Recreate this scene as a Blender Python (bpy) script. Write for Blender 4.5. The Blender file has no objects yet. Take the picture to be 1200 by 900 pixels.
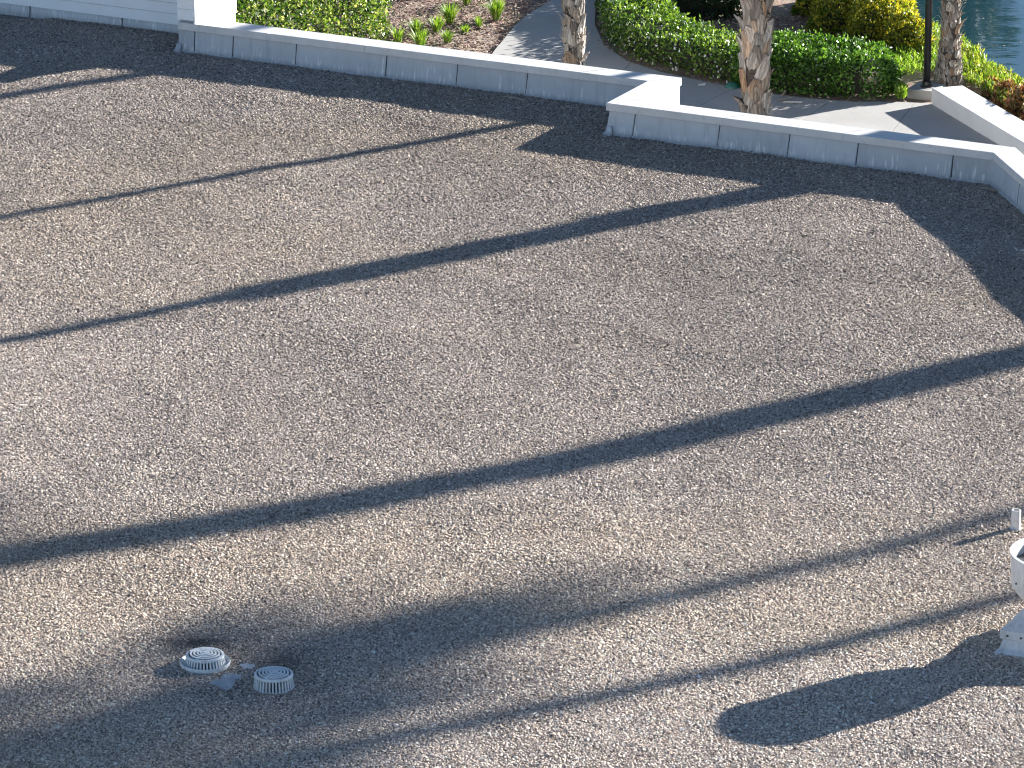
import bpy, math, random
import numpy as np
from mathutils import Vector, Matrix

random.seed(7)
rng = np.random.default_rng(7)
S = bpy.context.scene
R = math.radians

# ------------------------------------------------------------------ camera
FPX, PITCH, CAMH = 5200.0, R(18.5), 11.7          # focal length in px of the 1200 px wide photo
cam_d = bpy.data.cameras.new('camera')
cam = bpy.data.objects.new('camera', cam_d)
S.collection.objects.link(cam)
cam.location = (0, 0, CAMH)
cam.rotation_euler = (R(90) - PITCH, 0, 0)
cam_d.sensor_width = 36
cam_d.lens = 36 * FPX / 1200
cam_d.clip_start = 0.5
cam_d.clip_end = 3000
S.camera = cam

# ------------------------------------------------------------------ light
SUN_AZ, SUN_EL = R(56.0), R(15.2)
w = bpy.data.worlds.new('World')
S.world = w
w.use_nodes = True
nt = w.node_tree
bg = nt.nodes['Background']
sky = nt.nodes.new('ShaderNodeTexSky')
sky.sky_type = 'NISHITA'
sky.sun_disc = False
sky.sun_elevation = SUN_EL
sky.sun_rotation = SUN_AZ
sky.air_density = 0.6
sky.dust_density = 0.0
sky.ozone_density = 1.0
nt.links.new(sky.outputs[0], bg.inputs[0])
bg.inputs[1].default_value = 0.05
sun_d = bpy.data.lights.new('sun', 'SUN')
sun_d.energy = 5.0
sun_d.angle = R(0.6)
sun_d.color = (1.0, 0.975, 0.93)
sun = bpy.data.objects.new('sun', sun_d)
S.collection.objects.link(sun)
SUNV = Vector((math.sin(SUN_AZ) * math.cos(SUN_EL), math.cos(SUN_AZ) * math.cos(SUN_EL), math.sin(SUN_EL)))
sun.rotation_euler = SUNV.to_track_quat('Z', 'Y').to_euler()
sun.location = SUNV * 60

S.view_settings.view_transform = 'Standard'
S.view_settings.look = 'None'
S.view_settings.gamma = 1
S.view_settings.use_curve_mapping = False
S.view_settings.exposure = 2.05
S.render.engine = 'CYCLES'
S.cycles.use_denoising = True
S.cycles.denoising_prefilter = 'ACCURATE'
S.cycles.filter_width = 1.15
S.cycles.max_bounces = 6
S.cycles.transparent_max_bounces = 8
S.cycles.caustics_reflective = False
S.cycles.caustics_refractive = False

# ------------------------------------------------------------------ pixel helpers
CP, SP = math.cos(PITCH), math.sin(PITCH)
def at(x, y, z=0.0):
    dx = (x - 600) / FPX
    dy = -(y - 450) / FPX
    r = (dx, CP + dy * SP, -SP + dy * CP)
    t = (z - CAMH) / r[2]
    return Vector((t * r[0], t * r[1], z))
def px_of(P):
    P = np.asarray(P, float)
    d = P - np.array([0, 0, CAMH])
    zc = d[..., 1] * CP - d[..., 2] * SP
    yc = d[..., 1] * SP + d[..., 2] * CP
    return 600 + FPX * d[..., 0] / zc, 450 - FPX * yc / zc

# ------------------------------------------------------------------ mesh helpers
COL = S.collection
def add(name, me, mat=None, parent=None, loc=None):
    o = bpy.data.objects.new(name, me)
    COL.objects.link(o)
    if mat is not None and me is not None and not me.materials:
        me.materials.append(mat)
    if parent is not None:
        o.parent = parent
    if loc is not None:
        o.location = loc
    return o
def empty(name, loc=(0, 0, 0), rz=0):
    o = bpy.data.objects.new(name, None)
    o.empty_display_size = 0.2
    COL.objects.link(o)
    o.location = loc
    o.rotation_euler = (0, 0, rz)
    return o
def tag(o, label=None, cat=None, group=None, kind=None):
    if label: o['label'] = label
    if cat: o['category'] = cat
    if group: o['group'] = group
    if kind: o['kind'] = kind
    return o
def mesh(name, verts, faces, smooth=False):
    me = bpy.data.meshes.new(name)
    me.from_pydata([tuple(v) for v in verts], [], [tuple(f) for f in faces])
    me.update()
    if smooth:
        me.polygons.foreach_set('use_smooth', [True] * len(me.polygons))
    return me
def mesh_np(name, V, F, smooth=False):
    """V (n,3), F (m,k) arrays"""
    me = bpy.data.meshes.new(name)
    n, (m, k) = len(V), F.shape
    me.vertices.add(n)
    me.vertices.foreach_set('co', np.ascontiguousarray(V, np.float32).ravel())
    me.loops.add(m * k)
    me.loops.foreach_set('vertex_index', np.ascontiguousarray(F, np.int32).ravel())
    me.polygons.add(m)
    me.polygons.foreach_set('loop_start', np.arange(0, m * k, k, dtype=np.int32))
    if smooth:
        me.polygons.foreach_set('use_smooth', np.ones(m, bool))
    me.update(calc_edges=True)
    return me
class MB:
    def __init__(s): s.v, s.f = [], []
    def quadprism(s, bot, top):
        b = len(s.v); n = len(bot)
        s.v += [tuple(p) for p in bot] + [tuple(p) for p in top]
        s.f.append(tuple(b + i for i in reversed(range(n))))
        s.f.append(tuple(b + n + i for i in range(n)))
        for i in range(n):
            j = (i + 1) % n
            s.f.append((b + i, b + j, b + n + j, b + n + i))
    def box(s, c, e1, e2, e3):
        c, e1, e2, e3 = Vector(c), Vector(e1), Vector(e2), Vector(e3)
        bot = [c - e1 - e2 - e3, c + e1 - e2 - e3, c + e1 + e2 - e3, c - e1 + e2 - e3]
        s.quadprism(bot, [p + 2 * e3 for p in bot])
    def tube(s, pts, rad, n=10, caps=True):
        b0 = len(s.v)
        pts = [Vector(p) for p in pts]
        rad = [float(q) for q in rad] if hasattr(rad, '__len__') else [float(rad)] * len(pts)
        for i, p in enumerate(pts):
            t = (pts[min(i + 1, len(pts) - 1)] - pts[max(i - 1, 0)]).normalized()
            u = t.orthogonal().normalized() if abs(t.z) < .95 else Vector((1, 0, 0))
            u = (u - t * u.dot(t)).normalized(); v = t.cross(u)
            for k in range(n):
                a = 2 * math.pi * k / n
                s.v.append(tuple(p + rad[i] * (math.cos(a) * u + math.sin(a) * v)))
        for i in range(len(pts) - 1):
            for k in range(n):
                k2 = (k + 1) % n
                s.f.append((b0 + i * n + k, b0 + i * n + k2, b0 + (i + 1) * n + k2, b0 + (i + 1) * n + k))
        if caps:
            s.f.append(tuple(b0 + k for k in reversed(range(n))))
            s.f.append(tuple(b0 + (len(pts) - 1) * n + k for k in range(n)))
    def lathe(s, prof, n=48, c=(0, 0, 0), close=False):
        b0 = len(s.v)
        for (r, z) in prof:
            for k in range(n):
                a = 2 * math.pi * k / n
                s.v.append((c[0] + r * math.cos(a), c[1] + r * math.sin(a), c[2] + z))
        m = len(prof)
        for i in range(m if close else m - 1):
            i2 = (i + 1) % m
            for k in range(n):
                k2 = (k + 1) % n
                s.f.append((b0 + i * n + k, b0 + i * n + k2, b0 + i2 * n + k2, b0 + i2 * n + k))
    def build(s, name, mat, parent=None, smooth=False, bevel=0, tagd=None, loc=None):
        o = add(name, mesh(name, s.v, s.f, smooth), mat, parent, loc)
        if bevel:
            m = o.modifiers.new('bevel', 'BEVEL'); m.width = bevel; m.segments = 2; m.limit_method = 'ANGLE'
        return o
def autosmooth(o, ang=40):
    me = o.data
    me.polygons.foreach_set('use_smooth', [True] * len(me.polygons))
    me.set_sharp_from_angle(angle=R(ang))

def inpoly(X, Y, poly):
    X = np.asarray(X); Y = np.asarray(Y)
    ins = np.zeros(X.shape, bool)
    n = len(poly)
    for i in range(n):
        x1, y1 = poly[i][0], poly[i][1]; x2, y2 = poly[(i + 1) % n][0], poly[(i + 1) % n][1]
        c = ((y1 > Y) != (y2 > Y)) & (X < (x2 - x1) * (Y - y1) / (y2 - y1 + 1e-12) + x1)
        ins ^= c
    return ins
def dist_poly(X, Y, poly, closed=True):
    d = np.full(np.shape(X), 1e9)
    n = len(poly)
    for i in range(n if closed else n - 1):
        x1, y1 = poly[i][0], poly[i][1]; x2, y2 = poly[(i + 1) % n][0], poly[(i + 1) % n][1]
        ex, ey = x2 - x1, y2 - y1
        t = np.clip(((X - x1) * ex + (Y - y1) * ey) / (ex * ex + ey * ey + 1e-12), 0, 1)
        d = np.minimum(d, np.hypot(X - x1 - t * ex, Y - y1 - t * ey))
    return d
def vnoise(X, Y, seed=0, freq=1.0, octv=3):
    """cheap smooth value noise, 0..1"""
    g = np.random.default_rng(seed).random((256, 256))
    out = 0; amp = 1; tot = 0
    for _ in range(octv):
        x = X * freq; y = Y * freq
        xi = np.floor(x).astype(int); yi = np.floor(y).astype(int)
        fx = x - xi; fy = y - yi
        fx = fx * fx * (3 - 2 * fx); fy = fy * fy * (3 - 2 * fy)
        a = g[xi % 256, yi % 256]; b = g[(xi + 1) % 256, yi % 256]
        c = g[xi % 256, (yi + 1) % 256]; d = g[(xi + 1) % 256, (yi + 1) % 256]
        out = out + amp * ((a * (1 - fx) + b * fx) * (1 - fy) + (c * (1 - fx) + d * fx) * fy)
        tot += amp; amp *= .5; freq *= 2.03
    return out / tot

# ------------------------------------------------------------------ materials
def new_mat(name):
    m = bpy.data.materials.new(name); m.use_nodes = True
    return m, m.node_tree, m.node_tree.nodes['Principled BSDF']
def N(nt, t, **kw):
    n = nt.nodes.new(t)
    for k, v in kw.items(): setattr(n, k, v)
    return n
def ramp(nt, fac, stops):
    r = N(nt, 'ShaderNodeValToRGB')
    while len(r.color_ramp.elements) < len(stops): r.color_ramp.elements.new(0.5)
    for e, (p, c) in zip(r.color_ramp.elements, stops):
        e.position = p; e.color = (*c, 1) if len(c) == 3 else c
    nt.links.new(fac, r.inputs[0])
    return r.outputs[0]
def noise(nt, vec, scale, detail=4, rough=.55, outp='Fac'):
    n = N(nt, 'ShaderNodeTexNoise')
    n.inputs['Scale'].default_value = scale; n.inputs['Detail'].default_value = detail; n.inputs['Roughness'].default_value = rough
    if vec is not None: nt.links.new(vec, n.inputs['Vector'])
    return n.outputs[outp]
def mapping(nt, vec, scale=(1, 1, 1), rot=(0, 0, 0)):
    m = N(nt, 'ShaderNodeMapping'); m.inputs['Scale'].default_value = scale; m.inputs['Rotation'].default_value = rot
    nt.links.new(vec, m.inputs['Vector']); return m.outputs[0]
def mixc(nt, fac, a, b, mode='MIX'):
    m = N(nt, 'ShaderNodeMix', data_type='RGBA', blend_type=mode)
    for s, v in ((0, fac), (6, a), (7, b)):
        if hasattr(v, 'is_output'): nt.links.new(v, m.inputs[s])
        elif s == 0: m.inputs[0].default_value = v
        else: m.inputs[s].default_value = (*v, 1)
    return m.outputs[2]
def bump(nt, b, h, strength=.3, dist=.01):
    n = N(nt, 'ShaderNodeBump'); n.inputs['Strength'].default_value = strength; n.inputs['Distance'].default_value = dist
    nt.links.new(h, n.inputs['Height']); nt.links.new(n.outputs[0], b.inputs['Normal'])

def mat_plain(name, c1, c2, scale=6, rough=.6, metal=0, bstr=.15, bdist=.004):
    m, nt, b = new_mat(name)
    pos = N(nt, 'ShaderNodeNewGeometry').outputs['Position']
    nt.links.new(ramp(nt, noise(nt, pos, scale, 6), [(.3, c1), (.7, c2)]), b.inputs['Base Color'])
    b.inputs['Roughness'].default_value = rough; b.inputs['Metallic'].default_value = metal
    bump(nt, b, noise(nt, pos, scale * 12, 3), bstr, bdist)
    return m

# building coordinate frame
ANG = R(-26.7)
A_ = Vector((math.cos(ANG), math.sin(ANG), 0))
J_ = Vector((-A_.y, A_.x, 0))
RA = R(-78.5)
R_ = Vector((math.cos(RA), math.sin(RA), 0))
Z_ = Vector((0, 0, 1))

def mat_weathered(name, c1, c2, rough=.5):
    m, nt, b = new_mat(name)
    pos = N(nt, 'ShaderNodeNewGeometry').outputs['Position']
    c = ramp(nt, noise(nt, pos, 6, 6), [(.3, c1), (.7, c2)])
    f = ramp(nt, noise(nt, mapping(nt, pos, (22, 22, 5)), 1.0, 6, .7), [(.48, (0, 0, 0)), (.72, (.55, .55, .55))])
    c = mixc(nt, f, c, (.27, .255, .235))
    f = ramp(nt, noise(nt, pos, 60, 5, .7), [(.56, (0, 0, 0)), (.7, (.4, .4, .4))])
    c = mixc(nt, f, c, (.30, .27, .23))
    nt.links.new(c, b.inputs['Base Color']); b.inputs['Roughness'].default_value = rough
    bump(nt, b, noise(nt, pos, 10, 4), .2, .004)
    return m
def mat_flashing():
    m, nt, b = new_mat('flashing_paint')
    pos = N(nt, 'ShaderNodeNewGeometry').outputs['Position']
    rot = mapping(nt, pos, (1, 1, 1), (0, 0, -ANG))
    base = ramp(nt, noise(nt, rot, 2.2, 5), [(.3, (.46, .475, .50)), (.7, (.56, .575, .595))])
    oi = N(nt, 'ShaderNodeObjectInfo')
    base = mixc(nt, 1.0, base, ramp(nt, oi.outputs['Random'], [(0, (.86, .86, .87)), (1, (1.08, 1.08, 1.07))]), 'MULTIPLY')
    # vertical drips and scuffs, denser towards the foot
    st = noise(nt, mapping(nt, rot, (34, 34, 2.6)), 1.0, 3, .6)
    sep = N(nt, 'ShaderNodeSeparateXYZ'); nt.links.new(pos, sep.inputs[0])
    hr = N(nt, 'ShaderNodeMapRange'); hr.inputs[1].default_value = 0.0; hr.inputs[2].default_value = .22
    hr.inputs[3].default_value = .14; hr.inputs[4].default_value = -.03
    nt.links.new(sep.outputs[2], hr.inputs[0])
    ad = N(nt, 'ShaderNodeMath', operation='ADD'); nt.links.new(st, ad.inputs[0]); nt.links.new(hr.outputs[0], ad.inputs[1])
    f1 = ramp(nt, ad.outputs[0], [(.635, (0, 0, 0)), (.73, (.75, .75, .75))])
    c = mixc(nt, f1, base, (.80, .80, .79))
    dk = noise(nt, mapping(nt, rot, (14, 14, 1.4)), 1.0, 4, .6)
    f2 = ramp(nt, dk, [(.52, (0, 0, 0)), (.75, (.5, .5, .5))])
    c = mixc(nt, f2, c, (.30, .31, .33))
    # gravel dust at the foot
    ft = N(nt, 'ShaderNodeMapRange'); ft.inputs[1].default_value = .02; ft.inputs[2].default_value = .07
    ft.inputs[3].default_value = .5; ft.inputs[4].default_value = 0
    nt.links.new(sep.outputs[2], ft.inputs[0])
    c = mixc(nt, ft.outputs[0], c, (.28, .26, .24))
    nt.links.new(c, b.inputs['Base Color'])
    b.inputs['Roughness'].default_value = .55
    bump(nt, b, noise(nt, rot, 9, 4), .25, .008)
    return m
def mat_cap():
    m, nt, b = new_mat('coping_paint')
    pos = N(nt, 'ShaderNodeNewGeometry').outputs['Position']
    c = ramp(nt, noise(nt, pos, 3, 6), [(.3, (.58, .565, .55)), (.7, (.69, .675, .66))])
    f = ramp(nt, noise(nt, pos, 17, 8, .7), [(.54, (0, 0, 0)), (.68, (.5, .5, .5))])
    c = mixc(nt, f, c, (.42, .40, .38))
    nt.links.new(c, b.inputs['Base Color']); b.inputs['Roughness'].default_value = .5
    bump(nt, b, noise(nt, pos, 8, 3), .2, .006)
    return m
M_FLASH, M_CAP = mat_flashing(), mat_cap()
M_SIDING = mat_plain('siding_paint', (.84, .83, .82), (.89, .885, .875), 4, .5)
M_STUCCO = mat_plain('white_stucco', (.74, .73, .71), (.82, .81, .79), 3, .8, 0, .3, .006)
M_CORE = mat_plain('wall_core', (.30, .30, .31), (.36, .36, .36), 4, .8)
M_DARK = mat_plain('seam_sealant', (.035, .037, .042), (.06, .06, .065), 20, .7)

def mat_deck():
    m, nt, b = new_mat('roof_deck_gravel')
    pos = N(nt, 'ShaderNodeNewGeometry').outputs['Position']
    v = N(nt, 'ShaderNodeTexVoronoi'); v.inputs['Scale'].default_value = 55; nt.links.new(pos, v.inputs['Vector'])
    c = ramp(nt, v.outputs['Color'], [(.0, (.10, .09, .08)), (.5, (.20, .18, .165)), (1, (.34, .31, .285))])
    nt.links.new(c, b.inputs['Base Color']); b.inputs['Roughness'].default_value = .9
    bump(nt, b, v.outputs['Distance'], 1.0, -.012)
    return m
M_DECK = mat_deck()
def mat_stone():
    m, nt, b = new_mat('gravel_stone')
    at_ = N(nt, 'ShaderNodeAttribute', attribute_type='INSTANCER', attribute_name='tint')
    pos = N(nt, 'ShaderNodeNewGeometry').outputs['Position']
    f = ramp(nt, noise(nt, pos, 160, 3), [(.3, (.78, .78, .78)), (.7, (1.15, 1.15, 1.15))])
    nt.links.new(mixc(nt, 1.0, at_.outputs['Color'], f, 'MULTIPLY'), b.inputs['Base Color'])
    b.inputs['Roughness'].default_value = .8
    return m
M_STONE = mat_stone()

# ------------------------------------------------------------------ building: roof, parapet, siding wall
PA0 = at(207, 62)
PB = at(715, 158)
PR = at(1163, 219)
PB = PB + A_ * 0.0
LB = (PR - PB).dot(A_)
PR = PB + A_ * LB
dJ = (at(480, 95) - PB).dot(J_)
KA = PB + J_ * dJ
PA0 = KA + A_ * ((PA0 - KA).dot(A_))
d0 = (at(100, 27) - PA0).dot(J_)
K0 = PA0 + J_ * d0
W0L = K0 - A_ * 9.0
RE = PR + R_ * 22.0
GZ = -3.2                                       # garden level
PARH, CAPF = .332, .078

building = empty('flat_roofed_building', at(600, 500) + Vector((0, 0, GZ)))
tag(building, 'low building with a flat gravel roof edged by a white capped parapet', 'building')
BL = building.location
def bpart(o):
    o.parent = building; o.matrix_parent_inverse = Matrix.Translation(-BL)
    return o

line = [W0L, K0, PA0, KA, PB, PR, RE]           # face line of the walls along the gravel
def offset_line(pts, d):
    """shift a polyline outwards (to its left, away from the gravel) by d, mitred"""
    out = []
    for i, p in enumerate(pts):
        if i == 0 or i == len(pts) - 1:
            t = (pts[1] - pts[0]) if i == 0 else (pts[-1] - pts[-2])
            t.normalize(); out.append(p + Vector((-t.y, t.x, 0)) * d)
        else:
            t1 = (p - pts[i - 1]).normalized(); t2 = (pts[i + 1] - p).normalized()
            n1 = Vector((-t1.y, t1.x, 0)); n2 = Vector((-t2.y, t2.x, 0))
            out.append(p + (n1 + n2) * (d / (1 + n1.dot(n2))))
    return out
# roof deck
deckline = offset_line(line, .10)
W0Lx = deckline[0]
foot = [p for p in deckline] + [Vector((RE.x, 20, 0)), Vector((-16, 20, 0)), Vector((-16, W0Lx.y, 0))]
mb = MB()
mb.quadprism([p + Z_ * -.35 for p in reversed(foot)], [p + Z_ * -.012 for p in reversed(foot)])
deck = bpart(mb.build('roof_deck', M_DECK))
# outer walls down to the garden
mb = MB()
outl = offset_line(line, .20); inl = offset_line(line, .02)
for i in range(len(line) - 1):
    mb.quadprism([inl[i] + Z_ * (GZ - .3), outl[i] + Z_ * (GZ - .3), outl[i + 1] + Z_ * (GZ - .3), inl[i + 1] + Z_ * (GZ - .3)][::-1],
                 [inl[i] + Z_ * -.36, outl[i] + Z_ * -.36, outl[i + 1] + Z_ * -.36, inl[i + 1] + Z_ * -.36][::-1])
bpart(mb.build('outer_wall', M_STUCCO))

# parapet (A, jog, B, angled R): core + coping + flashing panels
pl = [PA0 - A_ * .0, KA, PB, PR, RE]
def lay(pts, d):                                # offsets with the first end squared
    return offset_line(pts, d)
def seg_prism(mb, i, s0, s1, pts, da, db, z0a, z0b, z1a, z1b, ga=0, gb=0):
    """prism along segment i between fractions s0,s1 (0..1, mitred ends), from offset da (front) to db (back)"""
    F0, B0 = lay(pts, da[0]), lay(pts, db)
    F1 = lay(pts, da[1])
    def P(L, s): return L[i].lerp(L[i + 1], s)
    L = (pts[i + 1] - pts[i]).length
    a, b = s0 + ga / L, s1 - gb / L
    bot = [P(F0, a), P(F0, b), P(B0, b), P(B0, a)]
    top = [P(F1, a), P(F1, b), P(B0, b), P(B0, a)]
    mb.quadprism([p + Z_ * z for p, z in zip(bot, (z0a, z0a, z0b, z0b))], [p + Z_ * z for p, z in zip(top, (z1a, z1a, z1b, z1b))])
mb = MB()
for i in range(4):
    seg_prism(mb, i, 0, 1, pl, (.012, .012), .195, -.355, -.355, PARH - .02, PARH - .02)
parapet = bpart(mb.build('parapet', M_CORE))
parapet['label'] = 'low grey parapet with white metal coping'
def frac_px(i, xs, z):
    """fractions along segment i of pl where the image column is x"""
    out = []
    for x in xs:
        lo, hi = 0., 1.
        for _ in range(40):
            mid = (lo + hi) / 2
            p = pl[i].lerp(pl[i + 1], mid)
            if px_of((p.x, p.y, z))[0] < x: lo = mid
            else: hi = mid
        out.append(lo)
    return out
seams = {0: frac_px(0, [229, 274, 348, 454, 537, 619], .12),
         1: [], 2: frac_px(2, [745, 844, 926, 1006, 1117], .12),
         3: [.035, .075, .12, .165, .21, .26, .31, .36, .41, .46, .51, .56, .62, .68, .74, .8, .87, .94]}
# outside of the wall, white stucco skin seen over the jog
for i in range(4):
    mb = MB(); seg_prism(mb, i, 0, 1, pl, (.196, .196), .214, -.355, -.355, PARH - CAPF - .004, PARH - CAPF - .004)
    mb.build('outer_skin', M_STUCCO, parapet)
for i in range(4):
    fr = [0.] + seams[i] + [1.]
    for k in range(len(fr) - 1):
        mb = MB()
        lean = -.030 + random.uniform(-.006, .006)
        seg_prism(mb, i, fr[k], fr[k + 1], pl, (lean, -.002), .0115, -.03, -.03, PARH - CAPF + .01, PARH - CAPF + .01,
                  .007 if k else -.0015, .007 if k < len(fr) - 2 else -.0015)
        mb.build('flashing_panel', M_FLASH, parapet)
        # short foot flare of the membrane
        mb = MB()
        seg_prism(mb, i, fr[k], fr[k + 1], pl, (lean - .028, lean - .003), lean + .01, -.02, -.02, .028, .030,
                  .002 if k else -.002, .002 if k < len(fr) - 2 else -.002)
        mb.build('foot_flare', M_FLASH, parapet)
        if k:
            mb = MB(); L = (pl[i + 1] - pl[i]).length
            seg_prism(mb, i, fr[k] - .0072 / L, fr[k] + .0072 / L, pl, (-.024, -.0008), .011, -.02, -.02, PARH - CAPF, PARH - CAPF)
            mb.build('seam', M_DARK, parapet)
copj = {0: [.2, .41, .655, .86], 1: [], 2: [.31, .62], 3: [.11, .22, .33, .44, .55, .66, .77, .88]}
for i in range(4):
    fr = [0.] + copj[i] + [1.]
    for k in range(len(fr) - 1):
        mb = MB()
        dz = random.uniform(-.002, .002)
        seg_prism(mb, i, fr[k], fr[k + 1], pl, (-.034, -.032), .228, PARH - CAPF + dz, PARH - CAPF, PARH + dz, PARH + .004,
                  .0015 if k else (0.05 if i == -1 else 0), .0015 if k < len(fr) - 2 else 0.0008)
        mb.build('coping', M_CAP, parapet, bevel=.004)
# corner boots of membrane
for P, d1, d2 in ((PB, A_, J_), (PA0, A_, J_)):
    mb = MB()
    n = 7; rows = []
    for (z, r) in ((.0, .105), (.012, .08), (.03, .060), (.06, .046), (.10, .036)):
        rows.append([P + d1 * (.02 - (r + .02) * math.sin(t)) + d2 * (.02 - (r + .02) * math.cos(t)) + Z_ * z for t in np.linspace(-.35, math.pi / 2 + .35, n)])
    for r_ in rows:
        mb.v += [tuple(p) for p in r_]
    for a in range(len(rows) - 1):
        for b in range(n - 1):
            mb.f.append((a * n + b + 1, a * n + b, (a + 1) * n + b, (a + 1) * n + b + 1))
    o = mb.build('corner_boot', M_FLASH, parapet, smooth=True)
    sm = o.modifiers.new('solid', 'SOLIDIFY'); sm.thickness = .004

# taller siding wall at the back left and its return
WH = .60
mb = MB()
def box_aj(mb, P, a0, a1, j0, j1, z0, z1):
    c = [P + A_ * a0 + J_ * j0, P + A_ * a1 + J_ * j0, P + A_ * a1 + J_ * j1, P + A_ * a0 + J_ * j1]
    mb.quadprism([p + Z_ * z0 for p in c], [p + Z_ * z1 for p in c])
box_aj(mb, K0, -9, .19, .02, .24, -.355, WH)
box_aj(mb, PA0, .012, .188, .012, d0 + .02, -.355, WH)
siding = bpart(mb.build('siding_wall', M_CORE))
siding['label'] = 'taller white lap siding wall above a grey base flashing'
fsx = [-8.9, -7.6, -6.3, -5.0, -3.7]
for x in (36, 144):
    lo, hi = -6., .2
    for _ in range(40):
        mid = (lo + hi) / 2; p = K0 + A_ * mid
        if px_of((p.x, p.y, .06))[0] < x: lo = mid
        else: hi = mid
    fsx.append(lo)
fsx = sorted([f for f in fsx if f < fsx[-2] - .5] + fsx[-2:]) + [0.0]
for k in range(len(fsx) - 1):
    mb = MB()
    c = [K0 + A_ * (fsx[k] + .0075) + J_ * -.028, K0 + A_ * (fsx[k + 1] - .0075) + J_ * -.028, K0 + A_ * (fsx[k + 1] - .0075) + J_ * .0195, K0 + A_ * (fsx[k] + .0075) + J_ * .0195]
    t = [p + J_ * .022 if q < 2 else p for q, p in enumerate(c)]
    mb.quadprism([p + Z_ * -.03 for p in c], [p + Z_ * .125 for p in t])
    mb.build('flashing_panel', M_FLASH, siding)
    if k:
        mb = MB(); box_aj(mb, K0, fsx[k] - .007, fsx[k] + .007, -.014, .018, -.02, .12); mb.build('seam', M_DARK, siding)
def lap(mb, P, a0, a1, z0, h, d, front):
    """one lap board; front = outward direction, thick lower edge"""
    along = A_ if abs(front.dot(J_)) > .5 else J_
    q = P + along * a0; r_ = P + along * a1
    bot = [q + front * d, r_ + front * d, r_, q]
    top = [q + front * (d - .016), r_ + front * (d - .016), r_, q]
    b = [p + Z_ * z0 for p in bot]; t = [p + Z_ * (z0 + h) for p in top]
    if (b[1] - b[0]).cross(b[3] - b[0]).z < 0: b.reverse(); t.reverse()
    mb.quadprism(b, t)
z = .118
while z < WH - .03:
    h = min(.1125, WH - z)
    for a0, a1 in ((-9, -5.3), (-5.3, -2.6), (-2.6, -.045)):
        mb = MB(); lap(mb, K0 + J_ * .0185, a0 + .001, a1 - .001, z, h, .045, -J_); mb.build('siding_board', M_SIDING, siding)
    zz = z
    if zz > .3:
        mb = MB(); lap(mb, PA0 + J_ * .011, -.02, .186, zz, h, .02, -J_); mb.build('siding_board', M_SIDING, siding)
    z += .12
mb = MB(); box_aj(mb, PA0, .1885, .204, -.0085, d0 + .242, .26, WH - .001); mb.build('end_panel', M_SIDING, siding)
mb = MB()
box_aj(mb, K0, -9, .24, -.04, .30, WH + .002, WH + .05); mb.build('coping', M_CAP, siding, bevel=.004)
mb = MB(); box_aj(mb, PA0, -.035, .24, -.04, d0 - .042, WH + .003, WH + .051); mb.build('coping', M_CAP, siding, bevel=.004)

# ------------------------------------------------------------------ roof gravel (uncountable: one stuff object)
D1, D2 = at(240.5, 779.5), at(321, 805)
VC = at(1168, 768)                              # left foot corner of the fan curb
PIPE = at(1190, 624)
patch_px = [(240, 803), (247, 799), (257, 797), (262, 791), (275, 788), (284, 791), (286, 796), (276, 799), (274, 808), (265, 812), (257, 808), (249, 805)]
patch2_px = [(279, 781), (288, 778), (301, 780), (300, 784), (285, 785)]
SP_ = .0150
def grade(y): return np.interp(y, [26, 36, 45], [.76, .88, 1.0])       # finer stones towards the drains
ys = [25.9]
while ys[-1] < 47.6: ys.append(ys[-1] + SP_ * .93 * float(grade(ys[-1])))
pts = []
for r_i, yy in enumerate(ys):
    hw = yy * .1187 + .45
    xs = np.arange(-hw, hw, SP_ * float(grade(yy))) + (r_i % 2) * SP_ * .5
    pts.append(np.stack([xs, np.full_like(xs, yy)], 1))
pts = np.concatenate(pts)
pts += rng.normal(0, SP_ * .33, pts.shape)
ok = inpoly(pts[:, 0], pts[:, 1], [(p.x, p.y) for p in offset_line(line, -.012) + foot[len(line):]])
pts = pts[ok]
X, Y = pts[:, 0], pts[:, 1]
ok = np.ones(len(pts), bool)
for D, r_ in ((D1, .165), (D2, .10)):
    ok &= np.hypot(X - D.x, Y - D.y) > r_
jit = rng.normal(0, .02, len(pts))
for pp in (patch_px, patch2_px):
    poly = [at(*p) for p in pp]
    ok &= ~(inpoly(X, Y, poly) & (dist_poly(X, Y, poly) > .0 + np.abs(jit)))
va = (X - VC.x) * A_.x + (Y - VC.y) * A_.y; vj = (X - VC.x) * J_.x + (Y - VC.y) * J_.y
ok &= ~((va > .03) & (va < .67) & (vj > .03) & (vj < .67))
pts = pts[ok]; X, Y = pts[:, 0], pts[:, 1]
n = len(pts)
Zr = vnoise(X + 50, Y, 3, .8, 2) * .04 + vnoise(X + 50, Y, 4, 3.0, 2) * .014 - .012
ddr = np.minimum(np.hypot(X - D1.x, Y - D1.y), np.hypot(X - D2.x, Y - D2.y))
Zr = np.maximum(Zr, 0) * np.clip((ddr - .15) / .6, 0, 1) + rng.uniform(-.002, .003, n) + .002
dwall = dist_poly(X, Y, [(p.x, p.y) for p in line], False)
Zr = Zr * np.clip(dwall / .3, .2, 1) + np.exp(-dwall / .05) * (.006 + .034 * np.clip(vnoise(X * 1.0 + 50, Y, 41, 2.3, 3) * 2 - .6, 0, 1))
sc = np.clip(rng.lognormal(math.log(.0088), .30, n), .0045, .019) * grade(Y)
pal = np.array([(.36, .335, .31), (.30, .275, .25), (.42, .39, .355), (.23, .21, .195), (.50, .47, .43), (.33, .30, .27), (.16, .15, .145), (.60, .57, .53), (.36, .31, .26), (.27, .265, .27), (.45, .40, .33), (.10, .095, .095)])
pp_ = np.array([.18, .15, .15, .11, .08, .09, .07, .03, .05, .05, .02, .02])
tint = pal[rng.choice(len(pal), n, p=pp_ / pp_.sum())] * np.array([1.12, 1.01, .92]) * rng.uniform(.85, 1.15, (n, 1))
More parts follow.
